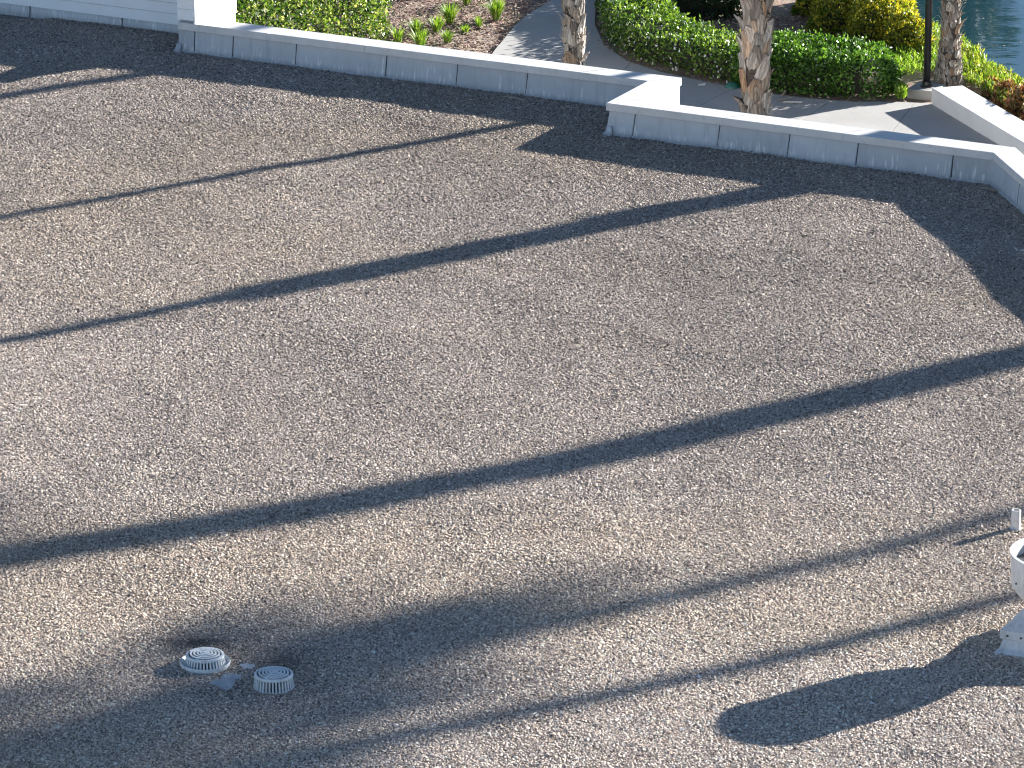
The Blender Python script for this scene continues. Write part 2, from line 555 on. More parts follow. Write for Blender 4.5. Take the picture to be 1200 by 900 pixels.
mac = vnoise(X + 50, Y, 11, .35, 3)
tint *= (.84 + .34 * mac)[:, None]
tint *= (.90 + .20 * vnoise(X + 50, Y * .7, 12, 1.8, 3))[:, None]
tint *= np.interp(Y, [27, 33, 38, 44], [1.42, 1.2, 1.05, .92])[:, None]      # paler towards the camera: haze painted into the stone tint
warm = np.clip((vnoise(X * .5 + 50, Y * .9, 21, .5, 3) - .48) * 4, 0, 1)[:, None]
tint *= 1 + warm * np.array([.04, .015, -.04])
pxx, pyy = px_of(np.stack([X, Y, np.zeros(n)], 1))
# damp, dirty stones by the drains
for (cx, cy, rx, ry, a) in ((228, 755, 46, 10, .62), (335, 779, 26, 8, .45), (318, 768, 70, 20, .18), (290, 815, 120, 22, .14)):
    g = np.exp(-(((pxx - cx) / rx) ** 2 + ((pyy - cy) / ry) ** 2) * 1.2) * (.6 + .8 * vnoise(X * 9 + 50, Y * 9, 5, 1, 2))
    tint *= (1 - np.clip(a * g, 0, .85))[:, None]
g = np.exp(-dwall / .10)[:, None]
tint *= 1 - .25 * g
V3 = np.stack([X, Y, Zr], 1)
me = bpy.data.meshes.new('roof_gravel')
me.vertices.add(n); me.vertices.foreach_set('co', V3.astype(np.float32).ravel())
def attr(me, nm, typ, data, key):
    a = me.attributes.new(nm, typ, 'POINT'); a.data.foreach_set(key, np.ascontiguousarray(data, np.float32).ravel())
attr(me, 'rot', 'FLOAT_VECTOR', rng.uniform(0, 6.283, (n, 3)) * [.12, .12, 1] , 'vector')
attr(me, 'size', 'FLOAT_VECTOR', sc[:, None] * np.stack([rng.uniform(.85, 1.3, n), rng.uniform(.8, 1.1, n), rng.uniform(.26, .55, n)], 1), 'vector')
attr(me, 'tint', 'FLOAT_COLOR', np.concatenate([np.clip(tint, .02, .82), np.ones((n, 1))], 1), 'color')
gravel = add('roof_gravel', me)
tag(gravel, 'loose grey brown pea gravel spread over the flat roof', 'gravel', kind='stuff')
ng = bpy.data.node_groups.new('gravel_scatter', 'GeometryNodeTree')
ng.interface.new_socket('Geometry', in_out='INPUT', socket_type='NodeSocketGeometry')
ng.interface.new_socket('Geometry', in_out='OUTPUT', socket_type='NodeSocketGeometry')
gi, go = N(ng, 'NodeGroupInput'), N(ng, 'NodeGroupOutput')
join = N(ng, 'GeometryNodeGeometryToInstance')
for k in range(7):
    ico = N(ng, 'GeometryNodeMeshIcoSphere'); ico.inputs['Radius'].default_value = 1; ico.inputs['Subdivisions'].default_value = 2 if k < 7 else 1
    p = N(ng, 'GeometryNodeInputPosition')
    ns = N(ng, 'ShaderNodeTexNoise', noise_dimensions='4D'); ns.inputs['W'].default_value = 3.7 * k + 1; ns.inputs['Scale'].default_value = .85; ns.inputs['Detail'].default_value = 1.5
    ng.links.new(p.outputs[0], ns.inputs['Vector'])
    sub = N(ng, 'ShaderNodeVectorMath', operation='SUBTRACT'); sub.inputs[1].default_value = (.5, .5, .5)
    ng.links.new(ns.outputs['Color'], sub.inputs[0])
    scl = N(ng, 'ShaderNodeVectorMath', operation='SCALE'); scl.inputs['Scale'].default_value = 1.25
    ng.links.new(sub.outputs[0], scl.inputs[0])
    sp = N(ng, 'GeometryNodeSetPosition')
    ng.links.new(ico.outputs['Mesh'], sp.inputs['Geometry']); ng.links.new(scl.outputs[0], sp.inputs['Offset'])
    sm = N(ng, 'GeometryNodeSetMaterial'); sm.inputs['Material'].default_value = M_STONE
    ng.links.new(sp.outputs[0], sm.inputs['Geometry'])
    ng.links.new(sm.outputs[0], join.inputs[0])
iop = N(ng, 'GeometryNodeInstanceOnPoints')
iop.inputs['Pick Instance'].default_value = True
ri = N(ng, 'FunctionNodeRandomValue', data_type='INT')
for s_ in ri.inputs:
    if s_.name == 'Min' and s_.type == 'INT': s_.default_value = 0
    if s_.name == 'Max' and s_.type == 'INT': s_.default_value = 6
ng.links.new([o for o in ri.outputs if o.type == 'INT'][0], iop.inputs['Instance Index'])
def named(nm, typ='FLOAT_VECTOR'):
    a = N(ng, 'GeometryNodeInputNamedAttribute', data_type=typ); a.inputs['Name'].default_value = nm
    return [o for o in a.outputs if o.enabled][0]
e2r = N(ng, 'FunctionNodeEulerToRotation')
ng.links.new(named('rot'), e2r.inputs[0]); ng.links.new(e2r.outputs[0], iop.inputs['Rotation'])
ng.links.new(named('size'), iop.inputs['Scale'])
ng.links.new(gi.outputs[0], iop.inputs['Points']); ng.links.new(join.outputs[0], iop.inputs['Instance'])
ng.links.new(iop.outputs[0], go.inputs[0])
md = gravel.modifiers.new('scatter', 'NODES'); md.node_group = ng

# ------------------------------------------------------------------ garden level: ground, lake, path
lake = [at(x, y, -3.85) for x, y in ((975, -50), (1030, -8), (1072, 27), (1102, 50), (1128, 70), (1150, 88), (1175, 106), (1235, 134))]
lake = [(p.x, p.y) for p in lake] + [(30, 53), (60, 66), (62, 100), (20, 118), (-14, 112), (-8, 84)]
def ground_z(X, Y):
    d = dist_poly(X, Y, lake)
    d = np.where(inpoly(X, Y, lake), d, -d)
    t = np.clip((d + .7) / 1.5, 0, 1); t = t * t * (3 - 2 * t)
    return GZ - 1.45 * t
gx = np.concatenate([np.linspace(-900, -30, 14), np.linspace(-24, -4, 11), np.arange(-3, 12, .3), np.linspace(13, 70, 38), np.linspace(80, 900, 14)])
gy = np.concatenate([np.linspace(-300, 20, 9), np.linspace(26, 50, 9), np.arange(51, 72, .3), np.linspace(73, 125, 40), np.linspace(135, 1500, 14)])
GX, GY = np.meshgrid(gx, gy, indexing='ij')
GZZ = ground_z(GX, GY) + np.where((GX > -4) & (GX < 13), (vnoise(GX + 60, GY, 8, 1.2, 3) - .5) * .04 - .02, -.02)
V = np.stack([GX, GY, GZZ], -1).reshape(-1, 3)
ii = np.arange(len(gx) - 1)[:, None] * len(gy) + np.arange(len(gy) - 1)[None, :]
F = np.stack([ii, ii + len(gy), ii + len(gy) + 1, ii + 1], -1).reshape(-1, 4)
def mat_ground():
    m, nt, b = new_mat('bark_mulch_soil')
    pos = N(nt, 'ShaderNodeNewGeometry').outputs['Position']
    v = N(nt, 'ShaderNodeTexVoronoi'); v.inputs['Scale'].default_value = 22; nt.links.new(pos, v.inputs['Vector'])
    c = ramp(nt, noise(nt, pos, 9, 8, .7), [(.25, (.16, .105, .08)), (.5, (.29, .205, .16)), (.75, (.42, .32, .26))])
    c = mixc(nt, .35, c, v.outputs['Color'], 'SOFT_LIGHT')
    f = ramp(nt, noise(nt, pos, 1.6, 4), [(.5, (0, 0, 0)), (.62, (1, 1, 1))])
    c = mixc(nt, f, c, (.36, .28, .225))
    nt.links.new(c, b.inputs['Base Color']); b.inputs['Roughness'].default_value = .95
    bump(nt, b, noise(nt, pos, 28, 6, .7), .9, .03)
    return m
ground = add('ground', mesh_np('ground', V, F, True), mat_ground())
tag(ground, 'brown bark mulch and soil of the garden below', kind='structure')

def mat_water():
    m, nt, b = new_mat('lake_water')
    pos = N(nt, 'ShaderNodeNewGeometry').outputs['Position']
    b.inputs['Base Color'].default_value = (.012, .042, .055, 1)
    b.inputs['Roughness'].default_value = .04
    b.inputs['IOR'].default_value = 1.5
    b.inputs['Specular IOR Level'].default_value = .5
    bump(nt, b, noise(nt, mapping(nt, pos, (.8, 1.2, 1)), 1.8, 3, .5), .05, .05)
    return m
lp = [Vector((x, y, 0)) for x, y in lake]
area = sum(lp[i].x * lp[(i + 1) % len(lp)].y - lp[(i + 1) % len(lp)].x * lp[i].y for i in range(len(lp)))
cx = sum(p.x for p in lp) / len(lp); cy = sum(p.y for p in lp) / len(lp)
wv = [(p.x + (p.x - cx) / math.hypot(p.x - cx, p.y - cy) * .5, p.y + (p.y - cy) / math.hypot(p.x - cx, p.y - cy) * .5, -3.85) for p in lp]
water = add('lake_water', mesh('lake_water', wv, [tuple(range(len(wv))) if area > 0 else tuple(reversed(range(len(wv))))]), mat_water())
tag(water, 'still blue green lake water', kind='structure')

def mat_concrete():
    m, nt, b = new_mat('concrete')
    pos = N(nt, 'ShaderNodeNewGeometry').outputs['Position']
    c = ramp(nt, noise(nt, pos, 1.1, 8, .65), [(.3, (.34, .325, .31)), (.7, (.43, .415, .395))])
    f = ramp(nt, noise(nt, pos, 26, 6, .7), [(.52, (0, 0, 0)), (.75, (.4, .4, .4))])
    c = mixc(nt, f, c, (.25, .235, .22))
    nt.links.new(c, b.inputs['Base Color']); b.inputs['Roughness'].default_value = .85
    bump(nt, b, noise(nt, pos, 90, 3), .3, .004)
    return m
M_CONC = mat_concrete()
path_px = [(660, -25), (648, 0), (640, 6), (620, 17), (603, 32), (590, 48), (580, 60), (570, 74), (540, 110), (520, 150), (700, 195), (1000, 235), (1215, 262), (1215, 199), (1094, 123),
           (1052, 121), (1000, 121), (940, 116), (880, 108), (830, 98), (775, 86), (735, 73), (708, 55), (697, 30), (698, 0), (700, -25)]
path_poly = [at(x, y, GZ) for x, y in path_px]
def clip_half(poly, p, q, keep_left, gap=.004):
    t = (q - p).normalized(); n = Vector((-t.y, t.x, 0)) * (1 if keep_left else -1)
    out = []
    for i in range(len(poly)):
        a, b = poly[i], poly[(i + 1) % len(poly)]
        da, db = (a - p).dot(n) - gap, (b - p).dot(n) - gap
        if da >= 0: out.append(a)
        if (da > 0) != (db > 0): out.append(a.lerp(b, da / (da - db)))
    return out
gp = lambda x, y: at(x, y, GZ)
j6, j1, j5, j2, j3, j4 = [(gp(*a), gp(*b)) for a, b in (((690, 130), (752, 60)), ((560, 47), (720, 48)), ((590, 12), (720, 9)), ((812, 130), (872, 98)), ((925, 150), (992, 110)), ((1030, 176), (1075, 118)))]
def split(poly, j): return clip_half(poly, *j, True), clip_half(poly, *j, False)
left_, right_ = split(path_poly, j6)
s_a, s_b = split(left_, j1); s_c, s_d = split(s_a, j5)
s_e, r2 = split(right_, j2); s_f, r3 = split(r2, j3); s_g, s_h = split(r3, j4)
path = tag(empty('footpath', at(700, 90, GZ)), 'pale grey concrete footpath curving round the hedges', kind='structure')
for sl in (s_b, s_c, s_d, s_e, s_f, s_g, s_h):
    if len(sl) < 3: continue
    mb = MB()
    ar = sum(sl[i].x * sl[(i + 1) % len(sl)].y - sl[(i + 1) % len(sl)].x * sl[i].y for i in range(len(sl)))
    if ar < 0: sl = sl[::-1]
    mb.quadprism([p + Z_ * -.08 for p in sl], [p + Z_ * .02 for p in sl])
    o = mb.build('slab', M_CONC, path); o.matrix_parent_inverse = Matrix.Translation(-path.location)

# white planter wall beside the path
M_WALLW = mat_plain('white_render', (.60, .595, .58), (.68, .675, .66), 2.5, .75, 0, .25, .004)
WT = GZ + .235
q0, q1 = at(1092, 103, WT), at(1128, 100, WT)
e0, e1 = at(1200, 167.5, WT), at(1200, 142, WT)
d_f = (e0 - q0).normalized(); d_b = (e1 - q1).normalized()
e0 = q0 + d_f * 9; e1 = q1 + d_b * 9
mb = MB(); mb.quadprism([p + Z_ * -.5 for p in (q0, e0, e1, q1)], [Vector(p) for p in (q0, e0, e1, q1)])
pw = mb.build('planter_wall', M_WALLW, bevel=.008)
tag(pw, 'thick low white wall running from the palm and lamp post along the path', 'wall')

# ------------------------------------------------------------------ foliage
def mat_leaf(name, cols, trans=.35, rough=.45, extra=None):
    m, nt, b = new_mat(name)
    rp = N(nt, 'ShaderNodeNewGeometry')
    stops = [(i / max(1, len(cols) - 1), c) for i, c in enumerate(cols)]
    c = ramp(nt, rp.outputs['Random Per Island'], stops)
    if extra:
        f = ramp(nt, noise(nt, rp.outputs['Position'], extra[0], 3), [(.45, (0, 0, 0)), (.6, (1, 1, 1))])
        c = mixc(nt, f, c, extra[1])
    nt.links.new(c, b.inputs['Base Color']); b.inputs['Roughness'].default_value = rough
    tr = N(nt, 'ShaderNodeBsdfTranslucent')
    nt.links.new(mixc(nt, 1.0, c, (1.25, 1.2, .55), 'MULTIPLY'), tr.inputs[0])
    mx = N(nt, 'ShaderNodeMixShader'); mx.inputs[0].default_value = trans
    nt.links.new(b.outputs[0], mx.inputs[1]); nt.links.new(tr.outputs[0], mx.inputs[2])
    nt.links.new(mx.outputs[0], nt.nodes['Material Output'].inputs[0])
    return m
def norm(a): return a / np.maximum(np.linalg.norm(a, axis=-1, keepdims=True), 1e-9)
def leaf_mesh(name, P, Nn, L, Wd, spread=.9, up=.25, fold=.25):
    n = len(P)
    t = norm(rng.normal(0, 1, (n, 3)))
    d = norm(Nn * (1 - spread * .5) + t * spread + np.array([0, 0, up]))
    s = norm(np.cross(d, norm(rng.normal(0, 1, (n, 3)) + Nn * .2)))
    u = np.cross(s, d)
    L = (L * rng.uniform(.65, 1.25, n))[:, None]; Wd = (Wd * rng.uniform(.7, 1.2, n))[:, None]
    tip = P + d * L - u * L * .12
    m1 = P + d * L * .45 + s * Wd * .5 + u * Wd * fold
    m2 = P + d * L * .45 - s * Wd * .5 + u * Wd * fold
    V = np.stack([P, m1, tip, m2], 1).reshape(-1, 3)
    b = np.arange(n)[:, None] * 4
    F = np.concatenate([b + [0, 1, 2], b + [0, 2, 3]], 0)
    return mesh_np(name, V, F)
M_BLOCK_CORE = mat_plain('light_block_core', (.028, .026, .018), (.05, .042, .03), 12, .9)  # near-black colour of the light-blocking cores inside hedges and shrubs
M_BARKS = mat_plain('shrub_bark', (.10, .075, .055), (.16, .12, .09), 20, .9)

def hedge_profile(front, width, height, away):
    """centre line points from a front foot line"""
    out = []
    for _ in range(3):
        nf = [front[0]]
        for a, b in zip(front[:-1], front[1:]): nf += [a.lerp(b, .25), a.lerp(b, .75)]
        front = nf + [front[-1]]
    for i, p in enumerate(front):
        a = front[max(0, i - 1)]; b = front[min(len(front) - 1, i + 1)]
        t = (b - a).normalized(); n = Vector((-t.y, t.x, 0))
        if n.dot(away - p) < 0: n = -n
        out.append(p + n * width / 2)
    return out
def hedge(name, front, width, height, away, nleaf, L, Wd, mat, label, cat='hedge', group=None, rough=.07, flowers=0, seed=1, wob=.10):
    c = hedge_profile(front, width, height, away)
    base = sum(c, Vector()) / len(c); base.z = GZ
    root = tag(empty(name, base), label, cat, group)
    pts = np.array([tuple(p) for p in c]); seg = np.linalg.norm(np.diff(pts, axis=0), axis=1); cum = np.concatenate([[0], np.cumsum(seg)]); tot = cum[-1]
    def sample(n, shell):
        per = 2 * height + width
        endf = 3.2 * height * width / (2 * height * width + per * tot)
        isend = rng.random(n) < endf
        side = np.where(rng.random(n) < .5, -1., 1.)
        s = np.where(isend, np.where(side > 0, tot, 0), rng.uniform(0, tot, n))
        P = np.stack([np.interp(s, cum, pts[:, k]) for k in range(3)], 1)
        k = np.clip(np.searchsorted(cum, s) - 1, 0, len(seg) - 1)
        T = norm(np.diff(pts, axis=0))[k]
        Nn = np.stack([-T[:, 1], T[:, 0], 0 * T[:, 0]], 1)
        q = rng.uniform(0, per, n)
        x = np.where(q < height, -1, np.where(q > height + width, 1, (q - height) / width * 2 - 1))
        y = np.where(q < height, q / height, np.where(q > height + width, (per - q) / height, 1.))
        x = np.where(isend, rng.uniform(-1, 1, n), x); y = np.where(isend, rng.uniform(0, 1, n), y)
        rr = (np.abs(x) ** 5 + np.abs(y) ** 5) ** .2
        rr = np.maximum(rr, 1.) * np.where(isend, 1, 1)
        u, v = x / rr, y / rr
        hn = 1 + (vnoise(P[:, 0] + 40, P[:, 1] + u, seed, 2.2, 3) - .5) * wob * 3.2
        wn = 1 + (vnoise(P[:, 0] + 80, P[:, 1] + v * 2, seed + 1, 2.6, 3) - .5) * wob * 2.5
        off = shell(n)
        bulge = np.where(isend, width * .30 * np.sqrt(np.clip(1 - np.maximum(np.abs(u), v) ** 4, 0, 1)) * wn + off, 0)
        inn = np.where(isend, 0, off)
        Q = P + T * (side * bulge)[:, None] + Nn * (u * (width * .5 * wn + inn))[:, None]
        Q[:, 2] = GZ + np.maximum(.02, v * height * hn + np.where(v > .9, inn, 0))
        fx = np.where(isend, 0, np.sign(u) * np.abs(u) ** 4); fz = np.where(isend, .2, np.abs(v) ** 4)
        nn = norm(Nn * fx[:, None] + np.array([0, 0, 1.]) * (fz + .15)[:, None] + T * (side * isend)[:, None])
        return Q, nn
    Q, nn = sample(nleaf, lambda n: rng.normal(-rough * .4, rough * .6, n))
    add('foliage', leaf_mesh('foliage', Q - np.array(base), nn, L, Wd), mat, root)
    # solid dark core in place of the twigs, added to block light
    mb = MB(); n_ = 13
    ss = np.linspace(.06, tot - .06, max(6, int(tot / .18)))
    for s in ss:
        sc_ = min(max(s, 0), tot)
        P = np.array([np.interp(sc_, cum, pts[:, k]) for k in range(3)]); k = min(max(np.searchsorted(cum, sc_) - 1, 0), len(seg) - 1)
        T = (pts[k + 1] - pts[k]) / seg[k]; Nn = np.array([-T[1], T[0], 0])
        P = P + T * (s - sc_)
        for a in np.linspace(0, math.pi, n_):
            u = math.copysign(abs(math.cos(a)) ** .5, math.cos(a)); v = abs(math.sin(a)) ** .5
            q = P + Nn * u * width * .34 ; q[2] = GZ + .01 + v * height * .74
            q = q - np.array(base) + rng.normal(0, .02, 3)
            mb.v.append(tuple(q))
    m_ = len(ss)
    for i in range(m_ - 1):
        for j in range(n_ - 1):
            mb.f.append((i * n_ + j, (i + 1) * n_ + j, (i + 1) * n_ + j + 1, i * n_ + j + 1))
    mb.f.append(tuple(range(n_))); mb.f.append(tuple(range((m_ - 1) * n_, m_ * n_))[::-1])
    mb.build('light_block_core', M_BLOCK_CORE, root)
    if flowers:
        Q, nn = sample(flowers, lambda n: rng.normal(.015, .02, n))
        cl = vnoise(Q[:, 0] * 1.0 + 30, Q[:, 1] + 9, seed + 5, 2.0, 2)
        keep = rng.random(len(Q)) < np.clip((cl - .3) * 2.2, .12, 1)
        Q, nn = Q[keep], nn[keep]
        VV, FF = [], []
        for q, m0 in zip(Q - np.array(base), nn):
            m0 = Vector(m0 + rng.normal(0, .25, 3)).normalized(); a = m0.orthogonal().normalized(); b_ = m0.cross(a)
            r_ = rng.uniform(.014, .024); k0 = len(VV)
            VV.append(tuple(q)); ph0 = rng.uniform(0, 6)
            for k in range(5):
                for da, rr in ((-.42, .75), (0, 1.0), (.42, .75)):
                    an = ph0 + k * 2 * math.pi / 5 + da
                    VV.append(tuple(Vector(q) + (a * math.cos(an) + b_ * math.sin(an)) * r_ * rr + m0 * r_ * .25))
                o_ = k0 + 1 + k * 3
                FF.append((k0, o_, o_ + 1, o_ + 2))
        add('flowers', mesh('flowers', VV, FF), M_PETAL, root)['kind'] = 'stuff'
    return root
M_PETAL = mat_plain('white_petal', (.74, .74, .68), (.82, .82, .78), 30, .6)
M_JAS = mat_leaf('jasmine_leaf', [(.025, .07, .012), (.055, .13, .02), (.11, .21, .03), (.19, .30, .05), (.28, .39, .09)], .35, .35)
M_PRIV = mat_leaf('privet_leaf', [(.025, .075, .012), (.055, .14, .02), (.10, .22, .028), (.17, .31, .05)], .35, .38)
M_DKL = mat_leaf('dark_leaf', [(.010, .035, .010), (.018, .06, .014), (.03, .085, .02)], .25, .4)
M_PITT = mat_leaf('variegated_leaf', [(.015, .045, .01), (.035, .09, .015), (.08, .16, .025), (.20, .29, .06), (.50, .52, .27)], .4, .45)
M_YEL = mat_leaf('golden_leaf', [(.04, .09, .012), (.13, .19, .02), (.40, .38, .04), (.62, .50, .07)], .45, .45)
M_RED = mat_leaf('bronze_leaf', [(.09, .11, .03), (.22, .08, .045), (.30, .11, .06), (.46, .33, .15), (.16, .14, .05)], .3, .45)
M_GRASS = mat_leaf('grass_blade', [(.08, .19, .02), (.16, .30, .04), (.28, .42, .06), (.38, .48, .12)], .4, .5)
M_COVER = mat_leaf('ground_cover_leaf', [(.08, .17, .02), (.16, .27, .03), (.28, .38, .05), (.36, .36, .09)], .4, .5)

fr_all = [(706, -30), (706, -5), (706, 22), (713, 48), (735, 66), (775, 79), (830, 91), (868, 101)]
hedge('flowering_hedge', [gp(*p) for p in fr_all], .95, .42, gp(830, 30), 15000, .055, .034, M_JAS,
      'dark green clipped hedge dotted with small white flowers, curving along the path', flowers=1500, seed=3)
hedge('low_hedge', [gp(*p) for p in ((880, 104), (925, 110), (965, 114), (1000, 117), (1018, 117))], 1.2, .52, gp(960, 30), 14000, .055, .034, M_PRIV,
      'bright green clipped hedge between the shaggy palm and the lamp post, without flowers', flowers=60, seed=8)
hedge('back_hedge', [gp(*p) for p in ((742, 10), (785, 24), (830, 26), (868, 23))], .9, .62, gp(800, -40), 8000, .06, .036, M_DKL,
      'dark green hedge behind the mulch bed with bare lower stems', flowers=14, seed=13)
hedge('variegated_hedge', [gp(*p) for p in ((450, 48), (400, 72), (340, 104), (262, 142))], 1.3, 1.5, gp(300, 20), 34000, .06, .036, M_PITT,
      'tall pale green hedge with cream tipped leaves behind the white parapet', seed=17, wob=.10, rough=.16)
hedge('back_hedge', [gp(*p) for p in ((455, -8), (490, -4), (520, -7), (538, -14))], .7, .8, gp(480, -80), 4000, .06, .036, M_DKL,
      'dark shrubs growing at the back edge of the tufted soil bed', 'shrub', seed=19)

def mound_shrub(name, mounds, nleaf, L, Wd, mat, label, cat='shrub', stem=True, seed=1):
    base = mounds[0][0].copy(); base.z = GZ
    root = tag(empty(name, base), label, cat)
    area_ = np.array([r * h + r * r for _, r, h in mounds]); cnt = (nleaf * area_ / area_.sum()).astype(int)
    PP, NN = [], []
    mb = MB()
    for (c, r_, h), k in zip(mounds, cnt):
        d = norm(rng.normal(0, 1, (k, 3))); d[:, 2] = np.abs(d[:, 2]) * 1.1 - .12
        d = norm(d)
        lump = 1 + (vnoise(d[:, 0] * 2 + 20 + c.x, d[:, 1] * 2 + 20 + d[:, 2] * 2, seed, 1.6, 3) - .5) * .55
        rad = lump * (1 - np.abs(rng.normal(0, .10, k)))
        P = np.array([c.x, c.y, c.z]) + d * np.array([r_, r_, h]) * rad[:, None]
        P[:, 2] = np.maximum(P[:, 2], GZ - .5)
        PP.append(P); NN.append(norm(d + np.array([0, 0, .3])))
        prof = [(math.cos(a) * r_ * .66, math.sin(a) * h * .66) for a in np.linspace(-.2, math.pi / 2 - .02, 7)]
        mb = MB(); mb.lathe(prof, 14, (c.x - base.x, c.y - base.y, c.z - base.z))
        mb.build('light_block_core', M_BLOCK_CORE, root)  # dark core added under the leaves to block light
    P = np.concatenate(PP); NN = np.concatenate(NN)
    add('foliage', leaf_mesh('foliage', P - np.array(base), NN, L, Wd), mat, root)
    return root
def md_(x, y, r_, h, dz=0): return (gp(x, y) + Z_ * dz, r_, h)
mound_shrub('golden_shrub', [md_(985, 32, .5, .52), md_(1028, 46, .48, .60), md_(1064, 60, .35, .52), md_(1005, 8, .72, .75), md_(958, 14, .35, .42), md_(1036, 28, .45, .6)], 26000, .06, .034, M_YEL,
            'rounded golden yellow and green shrub at the lake edge beside the lamp post', seed=4)
mound_shrub('bronze_shrub', [md_(1200, 134, .24, .36), md_(1180, 121, .18, .27), md_(1222, 146, .26, .34), md_(1163, 112, .13, .2)], 3400, .075, .03, M_RED,
            'reddish bronze leaved shrub behind the low white wall at the water', seed=6)

# low ground cover at the shore and by the lamp footing
def cover(name, polys, n, h, L, Wd, mat, label):
    PP = []
    for poly in polys:
        q = [gp(*p) for p in poly]
        xs = [p.x for p in q]; ys_ = [p.y for p in q]
        X = rng.uniform(min(xs), max(xs), n * 2); Y = rng.uniform(min(ys_), max(ys_), n * 2)
        k = inpoly(X, Y, q); X, Y = X[k][:n], Y[k][:n]
        hh = h * (.35 + 1.1 * vnoise(X + 40, Y, 31, 3, 2)) * rng.uniform(.2, 1, len(X))
        PP.append(np.stack([X, Y, ground_z(X, Y) + hh], 1))
    P = np.concatenate(PP)
    o = add(name, leaf_mesh(name, P, np.tile([0, 0, 1.], (len(P), 1)), L, Wd, .8, .5), mat)
    tag(o, label, 'ground cover', kind='stuff')
cover('shore_ground_cover', [[(1122, 55), (1138, 62), (1160, 82), (1192, 100), (1230, 126), (1215, 150), (1165, 122), (1134, 103), (1118, 95)]], 5200, .17, .075, .024, M_COVER,
      'bright yellow green ground cover between the palm and the lake')
cover('bed_ground_cover', [[(1048, 72), (1075, 30), (1104, 40), (1110, 86), (1080, 92), (1060, 94), (1046, 90)], [(1052, 112), (1060, 113), (1059, 119), (1051, 119)]], 2200, .13, .085, .016, M_GRASS,
      'light green grassy ground cover round the lamp footing')

# mulch chips
def chips(name, polys, n, label):
    VV, FF = [], []
    for poly in polys:
        q = [gp(*p) for p in poly]
        X = rng.uniform(min(p.x for p in q), max(p.x for p in q), n); Y = rng.uniform(min(p.y for p in q), max(p.y for p in q), n)
        k = inpoly(X, Y, q)
        for x, y in zip(X[k], Y[k]):
            L, W_, H_ = rng.uniform(.008, .03), rng.uniform(.005, .012), rng.uniform(.002, .006)
            a, ti = rng.uniform(0, 6.28), rng.uniform(-.5, .5)
            u = np.array([math.cos(a) * math.cos(ti), math.sin(a) * math.cos(ti), math.sin(ti)]); v = np.array([-math.sin(a), math.cos(a), 0]); w_ = np.cross(u, v)
            c = np.array([x, y, GZ + .012 + rng.uniform(-.01, .012)]); b = len(VV)
            for (i, j, k2) in ((-1, -1, -1), (1, -.6, -1), (1, .6, -1), (-1, 1, -1), (-1, -1, 1), (1, -.6, 1), (1, .6, 1), (-1, 1, 1)):
                VV.append(tuple(c + u * L * i + v * W_ * j + w_ * H_ * k2))
            FF += [(b + 4, b + 5, b + 6, b + 7), (b, b + 1, b + 5, b + 4), (b + 1, b + 2, b + 6, b + 5), (b + 2, b + 3, b + 7, b + 6), (b + 3, b, b + 4, b + 7)]
    o = add(name, mesh(name, VV, FF), M_CHIP); tag(o, label, 'mulch', kind='stuff')
def mat_chip():
    m, nt, b = new_mat('bark_chip')
    rp = N(nt, 'ShaderNodeNewGeometry')
    nt.links.new(ramp(nt, rp.outputs['Random Per Island'], [(0, (.13, .08, .06)), (.4, (.27, .18, .14)), (.8, (.40, .30, .24)), (1, (.56, .47, .40))]), b.inputs['Base Color'])
    b.inputs['Roughness'].default_value = .9
    return m
M_CHIP = mat_chip()
chips('bed_mulch', [[(455, -25), (655, -20), (640, 6), (603, 30), (580, 60), (560, 74), (440, 62)]], 5200, 'brown bark mulch chips in the bed of green tufts')
chips('island_mulch', [[(770, 20), (880, 16), (950, 20), (1010, 40), (960, 52), (800, 46)]], 3000, 'pale mulch chips in the bed enclosed by hedges')
chips('path_edge_litter', [[(693, -10), (710, -10), (712, 46), (740, 70), (830, 94), (880, 105), (1052, 119), (1094, 121), (1052, 123), (880, 110), (830, 100), (735, 75), (700, 52)]], 2600, 'brown leaf litter along the foot of the hedges')

# grassy tufts
def tuft(x, y, n, h, label, spread=.5, name='grass_tuft'):
    base = gp(x, y)
    VV, FF = [], []
    for _ in range(n):
        a = rng.uniform(0, 6.28); ln = h * rng.uniform(.6, 1.15); out = rng.uniform(.15, 1) * spread
        w_ = rng.uniform(.006, .011); d = np.array([math.cos(a), math.sin(a), 0]); s = np.array([-d[1], d[0], 0])
        p0 = d * rng.uniform(0, .05) + np.array([0, 0, 0]); b = len(VV)
        for k, t in enumerate((0, .35, .7, 1)):
            p = p0 + d * ln * out * t ** 1.6 + np.array([0, 0, ln * (t - .45 * out * t * t)])
            ww = w_ * (1, 1, .7, .08)[k]
            VV += [tuple(p - s * ww), tuple(p + s * ww)]
        FF += [(b + 2 * k, b + 2 * k + 1, b + 2 * k + 3, b + 2 * k + 2) for k in range(3)]
    o = tag(empty(name, base), label, 'plant', 'tufts planted in the mulch bed')
    add('blades', mesh('blades', VV, FF), M_GRASS, o)
    mb = MB(); mb.lathe([(.045, -.02), (.04, .02), (.015, .04)], 8); mb.build('crown', M_BARKS, o)
TLS = ('bushy strap leaved tuft just behind the parapet coping', 'low spreading tuft beside the bushy one behind the parapet coping', 'tuft between the bushy front one and the tall feathery clump', 'tall feathery clump in the middle of the mulch bed', 'dark tuft behind the bushy front one', 'shaded tuft close to the variegated hedge', 'tiny tuft between the feathery clump and the yellowish one', 'tuft at the back of the bed below the dark shrubs')
for TL, (x, y, n_, h) in zip(TLS, ((493, 57, 80, .24), (524, 50, 60, .16), (512, 37, 60, .20), (527, 27, 90, .25), (488, 40, 50, .20), (466, 50, 50, .20), (544, 39, 26, .11), (547, 5, 60, .22))):
    tuft(x, y, int(n_ * 1.6), h * 1.25, TL, .75)
